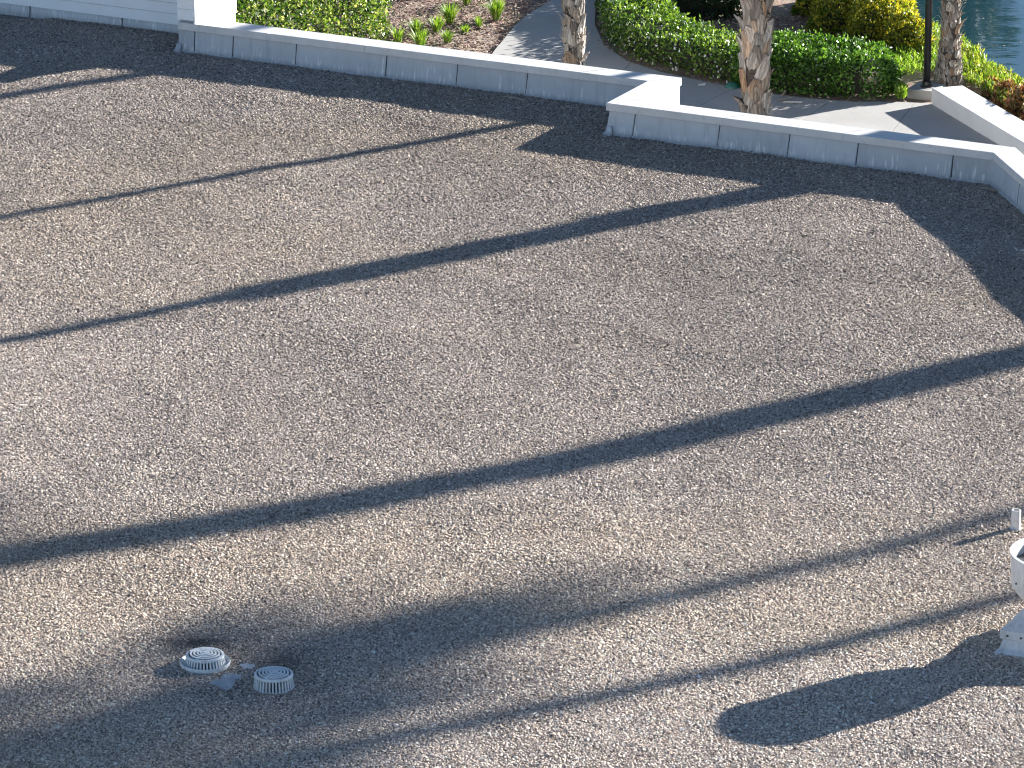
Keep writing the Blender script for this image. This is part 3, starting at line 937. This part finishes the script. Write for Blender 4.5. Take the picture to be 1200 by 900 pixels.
tuft(561, 32, 30, .18, 'small yellowish tuft beside the big strap leaved clump')
tuft(581, 23, 170, .33, 'large arching strap leaved clump at the path edge', .75)
mb = MB(); mb.tube([(0, 0, -.05), (.004, 0, .09), (.0, .004, .15)], [.008, .008, .006], 6)
o = mb.build('garden_stake', M_DARK, loc=gp(603, 20)); tag(o, 'short dark stake standing where mulch meets the path', 'stake')

# ------------------------------------------------------------------ palms
def mat_boot():
    m, nt, b = new_mat('palm_leaf_base')
    oi = N(nt, 'ShaderNodeObjectInfo'); ge = N(nt, 'ShaderNodeNewGeometry')
    ad = N(nt, 'ShaderNodeMath', operation='ADD'); nt.links.new(oi.outputs['Random'], ad.inputs[0]); nt.links.new(ge.outputs['Random Per Island'], ad.inputs[1])
    fr_ = N(nt, 'ShaderNodeMath', operation='FRACT'); nt.links.new(ad.outputs[0], fr_.inputs[0])
    c = ramp(nt, fr_.outputs[0], [(0, (.15, .13, .11)), (.2, (.44, .41, .37)), (.42, (.24, .20, .165)), (.66, (.58, .545, .49)), (.82, (.30, .255, .21)), (.94, (.44, .27, .15)), (1, (.70, .665, .61))])
    tc = N(nt, 'ShaderNodeTexCoord').outputs['Object']
    f = noise(nt, mapping(nt, tc, (60, 20, 7)), 1.0, 5, .65)
    c = mixc(nt, 1.0, c, ramp(nt, f, [(.34, (.36, .34, .32)), (.62, (1.2, 1.18, 1.16))]), 'MULTIPLY')
    nt.links.new(c, b.inputs['Base Color']); b.inputs['Roughness'].default_value = .85
    bump(nt, b, f, .6, .01)
    return m
def mat_trunk():
    m, nt, b = new_mat('palm_trunk')
    tc = N(nt, 'ShaderNodeTexCoord').outputs['Object']
    f = noise(nt, mapping(nt, tc, (9, 9, 26)), 1.0, 6, .7)
    nt.links.new(ramp(nt, f, [(.3, (.03, .023, .018)), (.7, (.11, .085, .068))]), b.inputs['Base Color']); b.inputs['Roughness'].default_value = .9
    bump(nt, b, f, .8, .02)
    return m
M_BOOT, M_TRUNK = mat_boot(), mat_trunk()
M_FIBRE = mat_plain('palm_fibre', (.30, .23, .16), (.46, .38, .29), 30, .9)
M_FROND = mat_leaf('palm_frond', [(.03, .08, .015), (.05, .12, .02), (.08, .16, .03)], .25, .45)
def boot_geo(w_, h, flare, split_, seed):
    r_ = np.random.default_rng(seed)
    rows = [(0, .9, .004), (.28, 1.0, .020), (.55, .92, .026), (.8, .70, .028 + flare * .4), (1.0, .34, .028 + flare)]
    V, F = [], []
    nx = 5
    for side in (0, 1):
        for (t, ws, y) in rows:
            for k in range(nx):
                u = k / (nx - 1) * 2 - 1
                x = u * w_ * .5 * ws * (1 + r_.normal(0, .06))
                yy = y - (u * u) * w_ * .32 - side * (.020 * (1 - t) + .006) + r_.normal(0, .003)
                z_ = t * h - (abs(u) ** 1.5) * h * .10 + (split_ * h * .16 * abs(u) if t == 1 else 0) + r_.normal(0, .004)
                V.append((x, yy, z_))
    m_ = len(rows)
    for i in range(m_ - 1):
        for k in range(nx - 1):
            a = i * nx + k
            F.append((a, a + 1, a + nx + 1, a + nx))
            b_ = a + m_ * nx
            F.append((b_ + 1, b_, b_ + nx, b_ + nx + 1))
    o2 = m_ * nx
    for i in range(m_ - 1):
        F.append((i * nx, (i + 1) * nx, o2 + (i + 1) * nx, o2 + i * nx))
        a = i * nx + nx - 1
        F.append((a + nx, a, o2 + a, o2 + a + nx))
    for k in range(nx - 1):
        a = (m_ - 1) * nx + k
        F.append((a, a + 1, o2 + a + 1, o2 + a))
    return V, F
def crown_geo(nf, rad, seed):
    r_ = np.random.default_rng(seed)
    V, F = [], []
    for i in range(nf):
        az = i * 2.39996 + r_.uniform(-.3, .3); el = 1.35 - 2.0 * (i / nf) ** 1.0 + r_.uniform(-.15, .15)
        d = np.array([math.cos(az) * math.cos(el), math.sin(az) * math.cos(el), math.sin(el)])
        pl_ = rad * r_.uniform(.42, .58)
        tip = d * pl_ + np.array([0, 0, -.10 * pl_])
        s = norm(np.cross(d, [0, 0, 1.0])); u = np.cross(s, d)
        b = len(V)
        for t in (0, .5, 1):                       # petiole
            p = tip * t + np.array([0, 0, .06 * math.sin(math.pi * t)])
            V += [tuple(p - s * .022), tuple(p + s * .022), tuple(p + u * .02)]
        for k in range(2):
            for a_, b_ in ((0, 1), (1, 2), (2, 0)):
                F.append((b + 3 * k + a_, b + 3 * k + b_, b + 3 * k + 3 + b_, b + 3 * k + 3 + a_))
        fr_ = rad * r_.uniform(.48, .62); ns = 19
        for k in range(ns):
            an = (k / (ns - 1) - .5) * 2 * 2.0
            dd = d * math.cos(an) + s * math.sin(an)
            ln = fr_ * (1 - .18 * abs(an) / 2.0) * r_.uniform(.9, 1.05)
            wv_ = np.cross(dd, u) * .048 * fr_
            p1 = tip + dd * ln * .55 - u * .05 * ln; p2 = tip + dd * ln - np.array([0, 0, .28 * ln]) - u * .03
            b = len(V)
            V += [tuple(tip), tuple(p1 - wv_ * 1.6), tuple(p1 + u * .015), tuple(p1 + wv_ * 1.6), tuple(p2)]
            F += [(b, b + 1, b + 2), (b, b + 2, b + 3), (b + 1, b + 4, b + 2), (b + 2, b + 4, b + 3)]
    return V, F
CROWNS = {}
def crown_mesh(rad, seed):
    nf = 22 if rad in (1.45, 1.4) else 34
    k = (rad, seed)
    if k not in CROWNS:
        CROWNS[k] = mesh('palm_crown', *crown_geo(nf, rad, seed))
    return CROWNS[k]
BOOTS = [mesh('leaf_base', *boot_geo(.155, .20, (.0, .012, .03, .004, .045, .018)[k], k % 2, 40 + k)) for k in range(6)]
BOOT_RAW = [boot_geo(.155, .20, (.0, .012, .03, .004, .045, .018)[k], k % 2, 40 + k) for k in range(6)]
for b_ in BOOTS: b_.materials.append(M_BOOT)
def palm(base, H, rfun, label, lean=(0, 0), boots=(0, 0), sep=(0, 0), crown=1.8, seed=1, bsc=1.0, drow=.10, name='palm_tree', group=None, h0=0.0):
    """base on ground; rfun(h)-> trunk radius; boots = height range with leaf bases, sep = range in which each is its own object"""
    r_ = np.random.default_rng(seed)
    root = tag(empty(name, base), label, 'palm', group)
    def cen(h):
        k = max(0.0, (h - h0) / (H - h0)) ** 1.25 * H
        return Vector((lean[0] * k + .02 * math.sin(h * 1.3 + seed), lean[1] * k + .02 * math.cos(h * 1.1), h))
    hs = np.linspace(-.15, H, 26)
    mb = MB(); mb.tube([cen(h) for h in hs], [rfun(max(h, 0)) * r_.uniform(.96, 1.04) for h in hs], 16)
    mb.build('trunk', M_TRUNK, root, smooth=True)
    JV, JF = [], []
    h = boots[0]; row = 0
    while h < boots[1]:
        rr = rfun(h); per = max(5, int(2 * math.pi * rr / (.115 * bsc)))
        for k in range(per):
            az = 2 * math.pi * (k + .5 * (row % 2)) / per + r_.uniform(-.13, .13)
            hh = h + r_.uniform(-.03, .03); v = r_.integers(0, 6)
            s_ = bsc * r_.uniform(.82, 1.2)
            M = Matrix.Translation(cen(hh) + Vector((math.cos(az), math.sin(az), 0)) * rr * .93) @ Matrix.Rotation(az - math.pi / 2, 4, 'Z') @ Matrix.Rotation(r_.uniform(-.32, .32), 4, 'Y') @ Matrix.Rotation(-r_.uniform(-.04, .10), 4, 'X') @ Matrix.Diagonal((s_, s_, s_ * r_.uniform(.9, 1.3), 1))
            if sep[0] <= hh <= sep[1]:
                o = add('leaf_base', BOOTS[v], None, root); o.matrix_local = M
            else:
                Vb, Fb = BOOT_RAW[v]; b = len(JV)
                JV += [tuple(M @ Vector(p)) for p in Vb]; JF += [tuple(b + q for q in f) for f in Fb]
        h += drow * bsc * r_.uniform(.9, 1.1); row += 1
    if JV:
        add('leaf_bases', mesh('leaf_bases', JV, JF), M_BOOT, root)['kind'] = 'stuff'
    if sep[1] > sep[0]:                            # loose fibres hanging off the trunk
        mb = MB()
        for _ in range(130):
            hh = r_.uniform(sep[0], sep[1]); az = r_.uniform(0, 6.28); rr = rfun(hh)
            d = Vector((math.cos(az), math.sin(az), 0)); s = Vector((-d.y, d.x, 0)); p = cen(hh) + d * (rr + .01)
            ln = r_.uniform(.06, .2); bend = r_.uniform(-.5, .5)
            mb.tube([p, p + d * ln * .25 + Z_ * ln * .5 + s * ln * bend * .3, p + d * ln * .45 + Z_ * ln * r_.uniform(.3, .95) + s * ln * bend], [.005, .004, .0015], 4)
        mb.build('fibres', M_FIBRE, root)['kind'] = 'stuff'
    c = add('crown', crown_mesh(crown, seed % 3), M_FROND, root); c.location = cen(H)
    c.rotation_euler = (0, 0, seed * 1.7)
    # dense growing point with old sheaths
    mb = MB(); mb.lathe([(rfun(H) * .9, -.35), (rfun(H) * 1.5 + .04, -.1), (rfun(H) + .02, .15), (.02, .3)], 12); q = mb.build('crown_shaft', M_BOOT, root); q.location = cen(H)
    return root
palm(gp(671, 82), 9.0, lambda h: .120 + .015 * math.exp(-h / .25), 'slim palm trunk with peeling leaf bases rising from the shaded path', (.004, 0), (0, 7.5), (-.1, 1.25), 1.7, 2, 1.15, .13)
palm(gp(886, 141), 10.0, lambda h: .158 - .003 * h + .008 * math.exp(-h / .2), 'thick shaggy palm trunk with one orange scar, standing before the hedges', (-.002, 0), (0, 8), (-.1, 1.8), 1.9, 4, 1.4, .115)
palm(gp(1110, 103), 9.5, lambda h: .105 + .085 * math.exp(-h / .4), 'palm with flared base and small rough scales beside the black lamp post', (0, 0), (.02, 7), (-.1, 1.5), 1.8, 7, .62, .10)
# orange scar of a torn leaf base on the middle palm
UV = Vector((math.sin(SUN_AZ), math.cos(SUN_AZ), 0)); TE = math.tan(SUN_EL)
def caster(px, t_base, px_crown, rfun, label, boots=(0, 0), crown=1.8, seed=1, H=None):
    P = at(*px); base = P + UV * t_base; base.z = GZ; lean = (0, 0)
    if H is None:
        Q = at(*px_crown); t = t_base + (P - Q).dot(UV); H = t * TE - GZ
        tgt = Q + UV * t; lean = ((tgt.x - base.x) / H, (tgt.y - base.y) / H)
    palm(base, H, rfun, label, lean, boots, (0, 0), crown, seed, h0=t_base * TE - GZ)
caster((70, 104), 16.5, None, lambda h: .13, 'tall slim palm on the lake shore east of the parapet jog', seed=3, H=12)
caster((300, 203), 13.5, None, lambda h: .09, 'thin stemmed young palm beyond the angled parapet corner', seed=5, H=10.5, crown=1.4)
caster((600, 286), 12.0, None, lambda h: .21 if h < 7.2 else .105, 'palm with shaggy lower trunk and bare upper trunk beyond the parapet', (0, 7.15), seed=6, H=12.5)
caster((620, 553), 20.0, (-500, 735), lambda h: .245, 'stout palm standing close outside the angled parapet', (0, 8.5), 1.4, seed=8)
caster((860, 690), 31.0, (110, 846), lambda h: .125, 'medium palm outside the parapet with a compact leafy head', seed=9, crown=1.45)
caster((900, 778), 23.0, (-150, 985), lambda h: .12, 'medium palm furthest along the angled parapet', seed=10, crown=1.4)

# ------------------------------------------------------------------ lamp post, small garden things
M_BLACK = mat_plain('black_paint', (.012, .013, .015), (.022, .023, .026), 8, .35)
lp_ = gp(1085.5, 110)
mb = MB()
ft = [lp_ + A_ * a + J_ * j for a, j in ((-.19, -.22), (.19, -.22), (.19, .22), (-.19, .22))]
mb.quadprism([p + Z_ * -.1 for p in ft], [p + Z_ * .10 for p in ft])
o = mb.build('lamp_footing', M_CONC, bevel=.012); tag(o, 'square concrete footing under the black lamp post', 'footing')
lamp = tag(empty('lamp_post', lp_ + Z_ * .10), 'slim black lamp post on a concrete footing by the lake', 'lamp post')
mb = MB(); mb.lathe([(0, 0), (.085, 0), (.085, .018), (.06, .03), (.055, .07)], 20); mb.build('base_plate', M_BLACK, lamp)
for k in range(4):
    mb = MB(); a = math.pi / 4 + k * math.pi / 2; mb.lathe([(.012, .016), (.012, .035), (0, .036)], 6, (math.cos(a) * .07, math.sin(a) * .07, 0)); mb.build('bolt', M_BLACK, lamp)
mb = MB(); mb.tube([(0, 0, .03), (0, 0, 1.8), (0, 0, 3.6)], [.048, .046, .04], 16); mb.build('pole', M_BLACK, lamp, smooth=True)
mb = MB(); mb.lathe([(.04, 3.58), (.12, 3.62), (.15, 3.66), (.15, 3.68), (.0, 3.68)], 20); mb.build('lamp_collar', M_BLACK, lamp)
mb = MB(); mb.lathe([(.13, 3.68), (.15, 3.9), (.12, 4.05)], 20); mb.build('lamp_globe', M_PETAL, lamp, smooth=True)
mb = MB(); mb.lathe([(.16, 4.05), (.20, 4.06), (.10, 4.15), (0, 4.18)], 20); mb.build('lamp_hood', M_BLACK, lamp)

M_GREENP = mat_plain('green_plastic', (.02, .10, .07), (.03, .14, .10), 10, .4)
mb = MB(); mb.lathe([(.10, -.02), (.10, .03), (.085, .06), (.05, .085), (0, .095)], 20)
vb = mb.build('valve_cover', M_GREENP, smooth=True, loc=gp(858, 104)); tag(vb, 'small domed green plastic cover at the foot of the flowering hedge', 'cover')
mb = MB(); p0 = [(-.05, -.02, 0), (.04, -.03, .004), (.06, .015, .02), (-.03, .03, .006)]
mb.quadprism(p0, [(x, y, z_ + .003) for x, y, z_ in p0])
o = mb.build('paper_scrap', M_PETAL, loc=gp(822, 101.5) + Z_ * .021); tag(o, 'small white paper scrap lying on the shaded path', 'paper')
for k, (x, y, a, ln) in enumerate(((921, 119, .5, .14), (929, 123, -.5, .13), (918, 113, 1.3, .11))):
    mb = MB(); d = Vector((math.cos(a), math.sin(a), 0)); s = Vector((-d.y, d.x, 0))
    b4 = [-d * ln - s * .012, d * ln * .7 - s * .02, d * ln + s * .004, -d * ln * .8 + s * .014]
    mb.quadprism([p + Z_ * (.03 * (i in (1, 2))) for i, p in enumerate(b4)], [p + Z_ * (.01 + .03 * (i in (1, 2))) for i, p in enumerate(b4)])
    o = mb.build('frond_scrap', M_PETAL if k == 1 else M_FIBRE, loc=gp(x, y) + Z_ * .021)
    tag(o, ('brown dry frond scrap leaning by the shaggy palm', 'pale splinter of frond lying on the path by the shaggy palm', 'thin dry leaf stalk beside the shaggy palm foot')[k], 'palm scrap')

# floating specks on the lake
n_ = 260
X = rng.uniform(4.5, 14, n_ * 3); Y = rng.uniform(57, 75, n_ * 3)
k = inpoly(X, Y, lake) & (vnoise(X * 2 + 30, Y, 77, .8, 2) > .45); X, Y = X[k][:n_], Y[k][:n_]
VV, FF = [], []
for x, y in zip(X, Y):
    r_ = rng.uniform(.008, .028); b = len(VV); a0 = rng.uniform(0, 6)
    VV += [(x + r_ * math.cos(a0 + q * 1.047) * rng.uniform(.6, 1.1), y + r_ * math.sin(a0 + q * 1.047) * rng.uniform(.6, 1.1), -3.846 + rng.uniform(0, .003)) for q in range(6)]
    FF.append(tuple(range(b, b + 6)))
o = add('floating_leaves', mesh('floating_leaves', VV, FF), M_FIBRE); tag(o, 'small pale leaves floating on the lake', 'leaves', kind='stuff')

# trees on the far shore, mirrored in the lake
def tree(base, H, rad, label, seed, nleaf=7500):
    r_ = np.random.default_rng(seed)
    root = tag(empty('shore_tree', base), label, 'tree', 'trees on the far shore of the lake')
    mb = MB(); mb.tube([(0, 0, -.3), (.1, 0, H * .3), (-.05, .1, H * .62)], [.22, .17, .08], 10); mb.build('trunk', M_BARKS, root, smooth=True)
    mb = MB(); tips = []
    for k in range(9):
        a = k * 2.4; z0 = H * (.28 + .035 * k); ln = rad * r_.uniform(.6, .9)
        tp = Vector((math.cos(a) * ln, math.sin(a) * ln, z0 + ln * r_.uniform(.3, .9))); tips.append(tp)
        mb.tube([(0.03, 0.03, z0), tuple(tp * .5 + Vector((0, 0, z0 * .5 + .15))), tuple(tp)], [.08, .055, .02], 6)
    mb.build('limbs', M_BARKS, root)
    cs = [np.array(t) for t in tips] + [np.array([r_.normal(0, rad * .35), r_.normal(0, rad * .35), H * r_.uniform(.5, .92)]) for _ in range(12)]
    P = np.concatenate([c + norm(r_.normal(0, 1, (nleaf // len(cs), 3))) * (rad * .42 * r_.uniform(.5, 1, (nleaf // len(cs), 1)) ** .5) for c in cs])
    add('crown', leaf_mesh('crown', P, norm(P - np.array([0, 0, H * .6])), .22, .13), M_DKL, root)
for k, (x, y, H, rad) in enumerate(((8.0, 117, 19, 2.6), (10.8, 116, 21, 2.2), (12.1, 118, 18.5, 1.3), (15.2, 119, 12.2, 1.4), (19.6, 118, 15, 2.2), (4.6, 121, 19, 2.8), (0.5, 124, 18, 2.8))):
    tree(Vector((x, y, GZ)), H, rad,
         ('broad dark tree', 'narrow dark tree', 'slender dark tree', 'small dark tree', 'rounded dark tree', 'spreading dark tree', 'distant dark tree')[k] + ' on the far shore, mirrored in the lake', 50 + k)

# ------------------------------------------------------------------ things on the roof
M_ALU = mat_weathered('drain_paint', (.62, .66, .68), (.74, .77, .79))
M_SUMP = mat_plain('drain_sump', (.05, .05, .052), (.09, .09, .09), 20, .8)
def roof_drain(P, rt, rb, z0, h, label, flange):
    root = tag(empty('roof_drain', P), label, 'roof drain', 'dome strainers in the gravel')
    def ring(mb, r1, r2, z1, z2, n=48): mb.lathe([(r1, z1), (r2, z1), (r2, z2), (r1, z2)], n, close=True)
    mb = MB(); mb.lathe([(0, -.004), (rb * .93, -.004), (rb * .93, -.010)], 32); mb.build('sump', M_SUMP, root)  # dark disc stands in for the shaded drain hole
    mb = MB(); mb.lathe([(0, z0 * .6 + .002), (rb * .80, z0 * .6 + .002), (rt * .86, z0 + h - .012), (0, z0 + h - .010)], 32); mb.build('dark_dome_infill', M_SUMP, root)  # closed dark cone paints the shade inside the dome
    if flange:
        mb = MB(); mb.lathe([(rb * .98, .004), (rb * 1.10, .006), (rb * 1.17, .034), (rb * 1.20, .036), (rb * 1.22, .030), (rb * 1.16, -.008), (rb * .98, -.008)], 56, close=True)
        o = mb.build('flange', M_ALU, root); autosmooth(o, 50)
    mb = MB(); mb.lathe([(rb * .93, z0 - .004), (rb, z0 - .004), (rb, z0 + .008), (rb * .93, z0 + .008)], 56, close=True); mb.build('base_ring', M_ALU, root)
    mb = MB(); mb.lathe([(rt * .90, z0 + h - .016), (rt * 1.0, z0 + h - .018), (rt * 1.03, z0 + h - .012), (rt * 1.0, z0 + h), (rt * .90, z0 + h + .003)], 56, close=True)
    o = mb.build('top_rim', M_ALU, root); autosmooth(o, 50)
    mb = MB(); nb = 36
    for k in range(nb):
        a = 2 * math.pi * k / nb; d = Vector((math.cos(a), math.sin(a), 0)); s = Vector((-d.y, d.x, 0))
        q = [d * rb * .985 - s * .0058, d * rb * .985 + s * .0058, d * (rb * .985 - .012) + s * .0058, d * (rb * .985 - .012) - s * .0058]
        t = [d * rt * .985 - s * .0055, d * rt * .985 + s * .0055, d * (rt * .985 - .012) + s * .0055, d * (rt * .985 - .012) - s * .0055]
        mb.quadprism([p + Z_ * (z0 + .004) for p in q], [p + Z_ * (z0 + h - .010) for p in t])
    mb.build('side_bars', M_ALU, root)
    zt = z0 + h
    mb = MB()
    for k, r_ in enumerate((.16, .34, .52, .70)):
        zz = zt + .012 * (1 - r_ * r_)
        ring(mb, rt * r_, rt * (r_ + .10), zz - .006, zz + .002)
    mb.build('grille_rings', M_ALU, root)
    for k in range(2):
        mb = MB(); a = R(66) + k * math.pi / 2; d = Vector((math.cos(a), math.sin(a), 0)); s = Vector((-d.y, d.x, 0)) * (.008 if k == 0 else .005)
        for sg in (-1, 1):
            q = [Vector((0, 0, 0)) - s, d * sg * rt * .93 - s, d * sg * rt * .93 + s, Vector((0, 0, 0)) + s]
            if sg < 0: q = q[::-1]
            zz = [zt + .013, zt + .001, zt + .001, zt + .013] if sg > 0 else [zt + .013, zt + .001, zt + .001, zt + .013]
            zz = [zt + .0135 - .0125 * (p.length / (rt * .93)) for p in q]
            dz = .001 * k + (.0004 if sg > 0 else 0)
            mb.quadprism([p + Z_ * (z_ - .007) for p, z_ in zip(q, zz)], [p + Z_ * (z_ + .0025 + dz) for p, z_ in zip(q, zz)])
        mb.build('cross_bar', M_ALU, root)
    return root
roof_drain(D1, .132, .146, .012, .072, 'pale grey dome strainer sitting in a wide round flange', True)
roof_drain(D2, .132, .143, .002, .100, 'pale grey dome strainer standing bare in the gravel without flange', False)
M_SEAL = mat_plain('sealant', (.30, .32, .345), (.46, .48, .50), 22, .4, 0, .5, .01)
def patch(pp, label):
    q = [at(*p) for p in pp]; c = sum(q, Vector()) / len(q)
    mb = MB()
    n = len(q) * 5; ring_ = []
    for i in range(len(q)):
        for k in range(5): ring_.append(q[i].lerp(q[(i + 1) % len(q)], k / 5) + Vector((rng.normal(0, .006), rng.normal(0, .012), 0)))
    mb.v.append((c.x, c.y, .011))
    for f_, z_ in ((.45, .011), (.86, .010), (1, -.004)):
        for p in ring_: u = c.lerp(p, f_); mb.v.append((u.x, u.y, z_ + (rng.normal(0, .0008) if f_ < 1 else 0)))
    m_ = len(ring_)
    for i in range(m_):
        j = (i + 1) % m_
        mb.f.append((0, 1 + j, 1 + i))
        for k in range(2): mb.f.append((1 + k * m_ + i, 1 + k * m_ + j, 1 + (k + 1) * m_ + j, 1 + (k + 1) * m_ + i))
    o = mb.build('sealant_patch', M_SEAL); tag(o, label, 'patch', None)
    import bmesh as _b
    bm = _b.new(); bm.from_mesh(o.data); _b.ops.recalc_face_normals(bm, faces=bm.faces); bm.to_mesh(o.data); bm.free()
patch(patch_px, 'ragged bluish grey bare patch of roof membrane between the two drains')
patch(patch2_px, 'small smear of grey sealant behind the bare roof patch')

# exhaust fan on its curb
M_FAN = mat_weathered('fan_paint', (.58, .59, .61), (.68, .69, .70))
M_FANI = mat_plain('damper_shade', (.045, .045, .045), (.075, .075, .075), 9, .5)  # near-black tone paints the shade at the bottom of the fan bowl
CB = .70
fan = tag(empty('exhaust_fan', VC + A_ * CB / 2 + J_ * CB / 2, ANG), 'light grey round upblast exhaust fan on a square flared curb', 'exhaust fan')
h_ = CB / 2
mb = MB()
lv = [(h_ + .035, -.01), (h_ + .022, .018), (h_ - .012, .055), (h_ - .03, .12), (h_ - .03, .165)]
for r_, z_ in lv: mb.v += [(-r_, -r_, z_), (r_, -r_, z_), (r_, r_, z_), (-r_, r_, z_)]
for i in range(len(lv) - 1):
    for k in range(4): mb.f.append((i * 4 + k, i * 4 + (k + 1) % 4, i * 4 + 4 + (k + 1) % 4, i * 4 + 4 + k))
mb.build('curb', M_FAN, fan, bevel=.006)
mb = MB()
lv = [(h_ - .022, .125), (h_ - .012, .127), (h_ - .012, .190), (h_ - .03, .20), (.20, .275), (.20, .30)]
for r_, z_ in lv: mb.v += [(-r_, -r_, z_), (r_, -r_, z_), (r_, r_, z_), (-r_, r_, z_)]
for i in range(len(lv) - 1):
    for k in range(4): mb.f.append((i * 4 + k, i * 4 + (k + 1) % 4, i * 4 + 4 + (k + 1) % 4, i * 4 + 4 + k))
mb.f.append(tuple(range(20, 24)))
mb.build('curb_cap', M_FAN, fan, bevel=.004)
for k in range(4):
    for s in (-.28, -.18, 0, .18, .28):
        a = k * math.pi / 2; d = Vector((math.sin(a), -math.cos(a), 0)); t = Vector((math.cos(a), math.sin(a), 0))
        mb = MB(); p = d * (h_ - .012) + t * s + Z_ * .155
        mb.tube([p - d * .004, p + d * .005], [.010, .008], 8); mb.build('rivet', M_SUMP, fan)
mb = MB(); mb.lathe([(.12, .295), (.20, .31), (.30, .385), (.355, .45), (.372, .49), (.375, .70), (.385, .705), (.385, .715), (.362, .715), (.362, .49), (.30, .41)], 64)
o = mb.build('wind_band', M_FAN, fan); autosmooth(o, 35)
for k in range(10):
    a = k * math.pi / 5 + .2; d = Vector((math.cos(a), math.sin(a), 0)); p = d * .374 + Z_ * .53
    mb = MB(); mb.tube([p - d * .003, p + d * .005], [.009, .007], 8); mb.build('rivet', M_SUMP, fan)
for s in (-1, 1):
    mb = MB()
    pr = [(math.cos(t) * .355, math.sin(t) * .355) for t in np.linspace(-math.pi / 2, math.pi / 2, 20)]
    q = [Vector((s * max(x, .006), y, .615 - .06 * x * 0)) for x, y in pr]
    if s < 0: q = q[::-1]
    mb.quadprism([p + Z_ * -.004 for p in q], [Vector(p) for p in q]); mb.build('damper_blade', M_FANI, fan)
mb = MB(); mb.box((0, 0, .623), (.012, 0, 0), (0, .358, 0), (0, 0, .006)); mb.build('damper_bar', M_FAN, fan)

# vent pipe
pipe = tag(empty('vent_pipe', PIPE), 'short white vent pipe standing beside the exhaust fan', 'pipe')
mb = MB(); mb.lathe([(.036, .0), (.036, .178), (.034, .182), (.026, .182), (.025, .178), (.025, .05)], 28); o = mb.build('pipe', M_CAP, pipe); autosmooth(o, 40)
mb = MB(); mb.lathe([(.12, -.006), (.11, .006), (.055, .014), (.042, .04), (.0365, .045)], 28); o = mb.build('pipe_flashing', M_FLASH, pipe, smooth=True)

# scraps on the roof
mb = MB(); q = [at(1187, 290, .015), at(1191, 293, .02), at(1197, 294.3, .028), at(1206, 293.5, .03), at(1217, 291, .02)]
mb.tube(q, [.011, .015, .016, .015, .011], 8); o = mb.build('plastic_hose_scrap', M_CAP, smooth=True); tag(o, 'curved white plastic hose scrap lying in the parapet shade', 'scrap')
mb = MB(); q = [at(587, 113, .02), at(594, 112.5, .03), at(603, 114, .033), at(612, 116, .028), at(619, 119, .015)]
for k, p in enumerate(q):
    wd = (.01, .03, .035, .025, .006)[k]
    mb.v += [tuple(p + J_ * wd), tuple(p - J_ * wd), tuple(p - J_ * wd - Z_ * .008), tuple(p + J_ * wd - Z_ * .008)]
for k in range(4):
    for i in range(4): mb.f.append((k * 4 + i, k * 4 + (i + 1) % 4, k * 4 + 4 + (i + 1) % 4, k * 4 + 4 + i))
o = mb.build('membrane_scrap', M_FIBRE); tag(o, 'pale torn strip lying at the foot of the parapet', 'scrap')
mb = MB(); q = [at(1146, 218.5, .02), at(1155, 220, .028), at(1165, 222, .026), at(1174, 225, .015)]
for k, p in enumerate(q):
    wd = (.008, .02, .024, .008)[k]
    mb.v += [tuple(p + J_ * wd), tuple(p - J_ * wd), tuple(p - J_ * wd - Z_ * .008), tuple(p + J_ * wd - Z_ * .008)]
for k in range(3):
    for i in range(4): mb.f.append((k * 4 + i, k * 4 + (i + 1) % 4, k * 4 + 4 + (i + 1) % 4, k * 4 + 4 + i))
o = mb.build('membrane_scrap', M_FIBRE); tag(o, 'brownish loose strip lying in the parapet corner', 'scrap')
